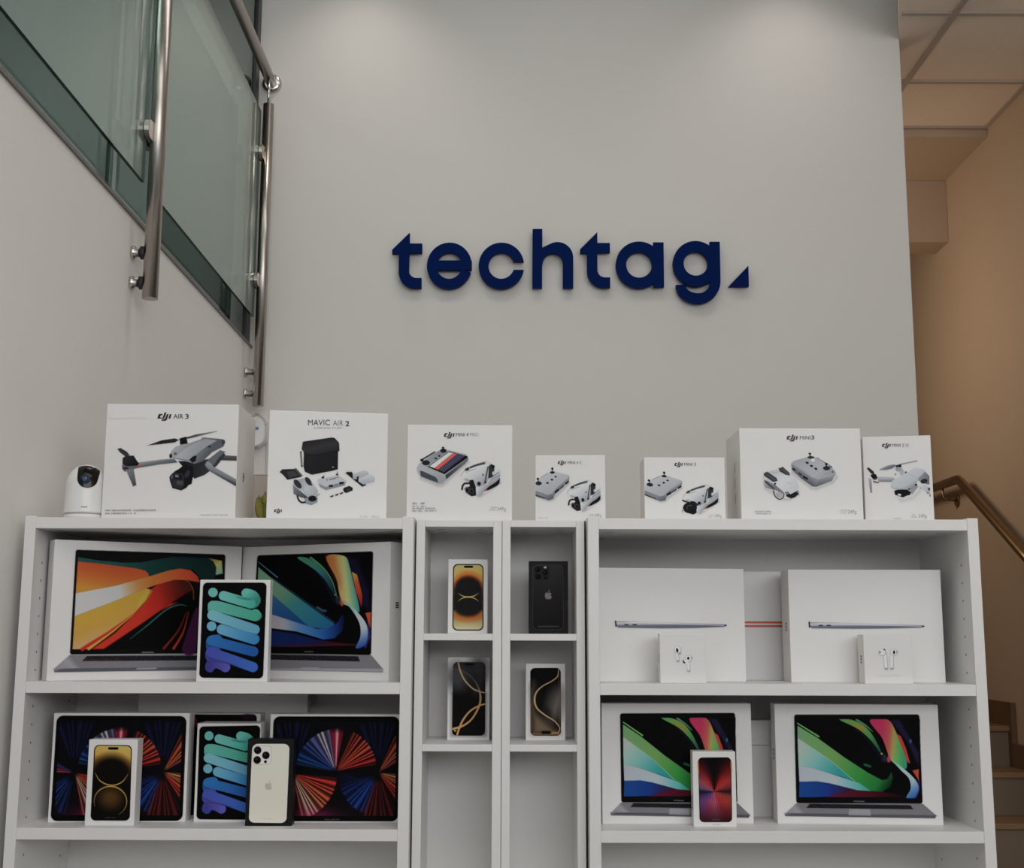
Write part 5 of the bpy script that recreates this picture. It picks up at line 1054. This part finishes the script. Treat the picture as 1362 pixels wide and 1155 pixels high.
c, a = phone('white phone box with red and pink burst screen, in front of the green laptop box', [(922, 999.6), (978.2, 1000.3), (981.5, 1100.5), (923.5, 1100.5)], .4114, 2.60, Z3, -1.5, .0867, .1479, .038, crop(770, 910, 4.54), bg=(186, 184, 182), side='card_side')
def burst(X, Y):
    p = happly(np.linalg.inv(a.T), np.stack([X, Y], -1)); dx, dy = (p[..., 0] - 822) / 100, (648 - p[..., 1]) / 195
    ang = np.degrees(np.arctan2(dy * 1.6, dx)); r_ = np.hypot(dx, dy)
    def at(ks): return np.stack([np.interp(ang, [k[0] for k in ks], [k[1][j] for k in ks]) for j in range(3)], -1)
    col = at([(-180, (30, 20, 40)), (-160, (90, 60, 130)), (-135, (140, 70, 140)), (-110, (206, 70, 110)), (-85, (214, 96, 130)), (-60, (206, 44, 60)), (-35, (200, 60, 44)), (-14, (170, 60, 50)), (0, (40, 18, 24)), (14, (150, 40, 46)), (35, (214, 56, 52)), (58, (200, 30, 32)), (78, (50, 10, 14)), (90, (12, 9, 11)), (102, (40, 10, 14)), (125, (204, 40, 48)), (150, (190, 80, 96)), (168, (120, 90, 130)), (180, (30, 20, 40))])
    st_ = .72 + .28 * np.sin(dx * 95 + np.sign(dx) * r_ * 9); fade = np.clip(1.32 - np.abs(dy) * 1.05, 0, 1) ** 1.2
    return col * (st_ * fade)[..., None] + 8
a.rr([(724, 443), (921, 443), (930, 834), (733, 835)], 26, (14, 11, 13)); a.rr([(728, 447), (917, 447), (926, 829), (737, 831)], 22, burst)
a.rr([(805, 448), (845, 448), (845, 460), (805, 460)], 5, (8, 8, 9)); a.stroke([(724, 470), (727, 535)], 7, (206, 120, 50), .9, 2); a.stroke([(921, 470), (924, 530)], 7, (206, 120, 60), .9, 2); a.micro(808, 856, 822, 5, 85, (130, 110, 115), .8); a.micro(808, 852, 852, 6, 86, (150, 150, 152), .7)
c.put(a, deep=.30, sat=.92); c.side_mark(-1, .015, .022, .03, .06)

# ------------------------------------------------------------------ earbud boxes
def earb(label, quad, X, z, yaw, w, h, T):
    c = Carton('earbuds_box', label, 'box', quad, X, 2.575, z, yaw, w, h, .046, 'earbud boxes in front of the laptop boxes', bg=(192, 191, 190), side='card_side')
    c.side_mark(-1, .018, .026, .04, .058); return c, c.art(T=T, ss=2.4)
WP, GP = (206, 206, 206), (146, 147, 150)
c, a = earb('small square white box printed with two short-stemmed hooked earbuds', [(878, 842.3), (939, 842.3), (940, 908.4), (878.6, 908.4)], .3491, Z2, -2, .0937, .0997, crop(770, 680, 4.54))
for cx, cy, b0, b1, in ((600, 836, (592, 850), (600, 902)), (664, 888, (662, 900), (665, 962))):
    a.stroke([b0, b1], 20, GP, .8); a.stroke([(b0[0] - 1, b0[1]), (b1[0] - 1, b1[1])], 14, WP); a.ell(cx, cy, 21, 22, GP, 0, .8); a.ell(cx - 1, cy - 1, 18, 19, WP); a.ell(b1[0], b1[1], 9, 5, (130, 130, 133), 0, .8)
a.ell(596, 838, 7, 13, (22, 22, 24), -10); a.ell(662, 886, 7, 9, (22, 22, 24)); a.ell(637, 906, 8, 11, (22, 22, 24), -25); a.poly([(605, 856), (620, 850), (612, 868)], (120, 120, 124)); a.ell(683, 884, 4, 6, (130, 130, 134)); a.stroke([(640, 900), (656, 912)], 12, WP)
c.put(a, deep=.04)
c, a = earb('small square white box printed with two long-stemmed earbuds', [(1147.9, 845.5), (1212.3, 845.5), (1215, 911.5), (1150.9, 911)], .7666, Z2, -1, .0983, .0990, crop(1020, 680, 4.394))
for s_, cx, pts in ((1, 674, [(685, 830), (692, 860), (697, 925)]), (-1, 742, [(733, 830), (729, 860), (729, 925)])):
    a.stroke(pts, 22, GP, .8); a.stroke([(x - 1, y) for x, y in pts], 16, WP); a.ell(cx, 832, 22, 21, GP, 0, .8); a.ell(cx - 1, 831, 19, 18, WP); a.ell(pts[-1][0], 927, 9, 5, (120, 120, 124), 0, .8)
a.ell(742, 832, 6, 12, (22, 22, 24)); a.ell(660, 832, 5, 6, (90, 90, 94)); a.ell(686, 817, 5, 5, (60, 60, 64)); a.ell(758, 830, 4, 6, (130, 130, 134)); a.micro(645, 780, 970, 7, 91, (176, 176, 176), .6)
c.put(a, deep=.04)

# ------------------------------------------------------------------ light
def area(name, loc, rot, sx, sy, power, col=(1, 1, 1), spread=180):
    l = bpy.data.lights.new(name, 'AREA'); l.shape = 'RECTANGLE'; l.size = sx; l.size_y = sy; l.energy = power; l.color = col; l.spread = R(spread)
    o = bpy.data.objects.new(name, l); COL.objects.link(o); o.location = loc; o.rotation_euler = rot; return o
def spot(name, loc, rot, power, size, blend, col=(1, 1, 1), rad=.04):
    l = bpy.data.lights.new(name, 'SPOT'); l.energy = power; l.spot_size = R(size); l.spot_blend = blend; l.color = col; l.shadow_soft_size = rad
    o = bpy.data.objects.new(name, l); COL.objects.link(o); o.location = loc; o.rotation_euler = rot; return o
WARM = (1, .90, .79)
area('shop_window_light', (1.9, -3.0, 3.35), (R(82), 0, R(8)), 5.0, 2.0, 119, (.98, .985, 1))
area('ceiling_panel_light', (-.1, .4, 4.70), (0, 0, 0), 2.6, 1.8, 33, (1, .955, .91))
area('ceiling_panel_light', (-.1, 3.3, 4.70), (0, 0, 0), 2.2, .6, 11, (1, .95, .90))
spot('downlight', (-.62, 4.45, 4.70), (R(4), 0, 0), 10, 100, 1, WARM)
spot('downlight', (1.12, 4.45, 4.70), (R(4), 0, 0), 9, 100, 1, WARM)
area('alcove_fill', (.95, 6.0, 3.3), (0, R(-80), 0), .5, .5, 7, (1, .80, .58))  # unseen light added behind the back wall to warm and brighten the alcove
area('mezzanine_fill', (-2.0, 2.2, 4.65), (0, 0, 0), .8, 2.5, 62, (1, .98, .94))  # unseen light added to brighten what shows through the tinted glass

w = bpy.data.worlds.new('world'); scene.world = w; w.use_nodes = True
bg = w.node_tree.nodes['Background']; bg.inputs['Color'].default_value = (.9, .95, 1, 1); bg.inputs['Strength'].default_value = .10

# ------------------------------------------------------------------ camera
cam = bpy.data.cameras.new('camera'); cam.sensor_width = 36; cam.lens = 36 * 1658.2 / 1362; cam.sensor_fit = 'HORIZONTAL'; cam.clip_start = .05
co = bpy.data.objects.new('camera', cam); COL.objects.link(co)
co.matrix_world = Matrix.Translation((0, 0, 1.7855)) @ Matrix.Rotation(PI / 2 + .1592, 4, 'X') @ Matrix.Rotation(.0031, 4, 'Z')
scene.camera = co
vs = scene.view_settings; vs.view_transform = 'Standard'; vs.look = 'None'; vs.gamma = 1; vs.use_curve_mapping = False; vs.exposure = 0.0
scene.cycles.max_bounces = 8; scene.cycles.diffuse_bounces = 4; scene.cycles.transparent_max_bounces = 16
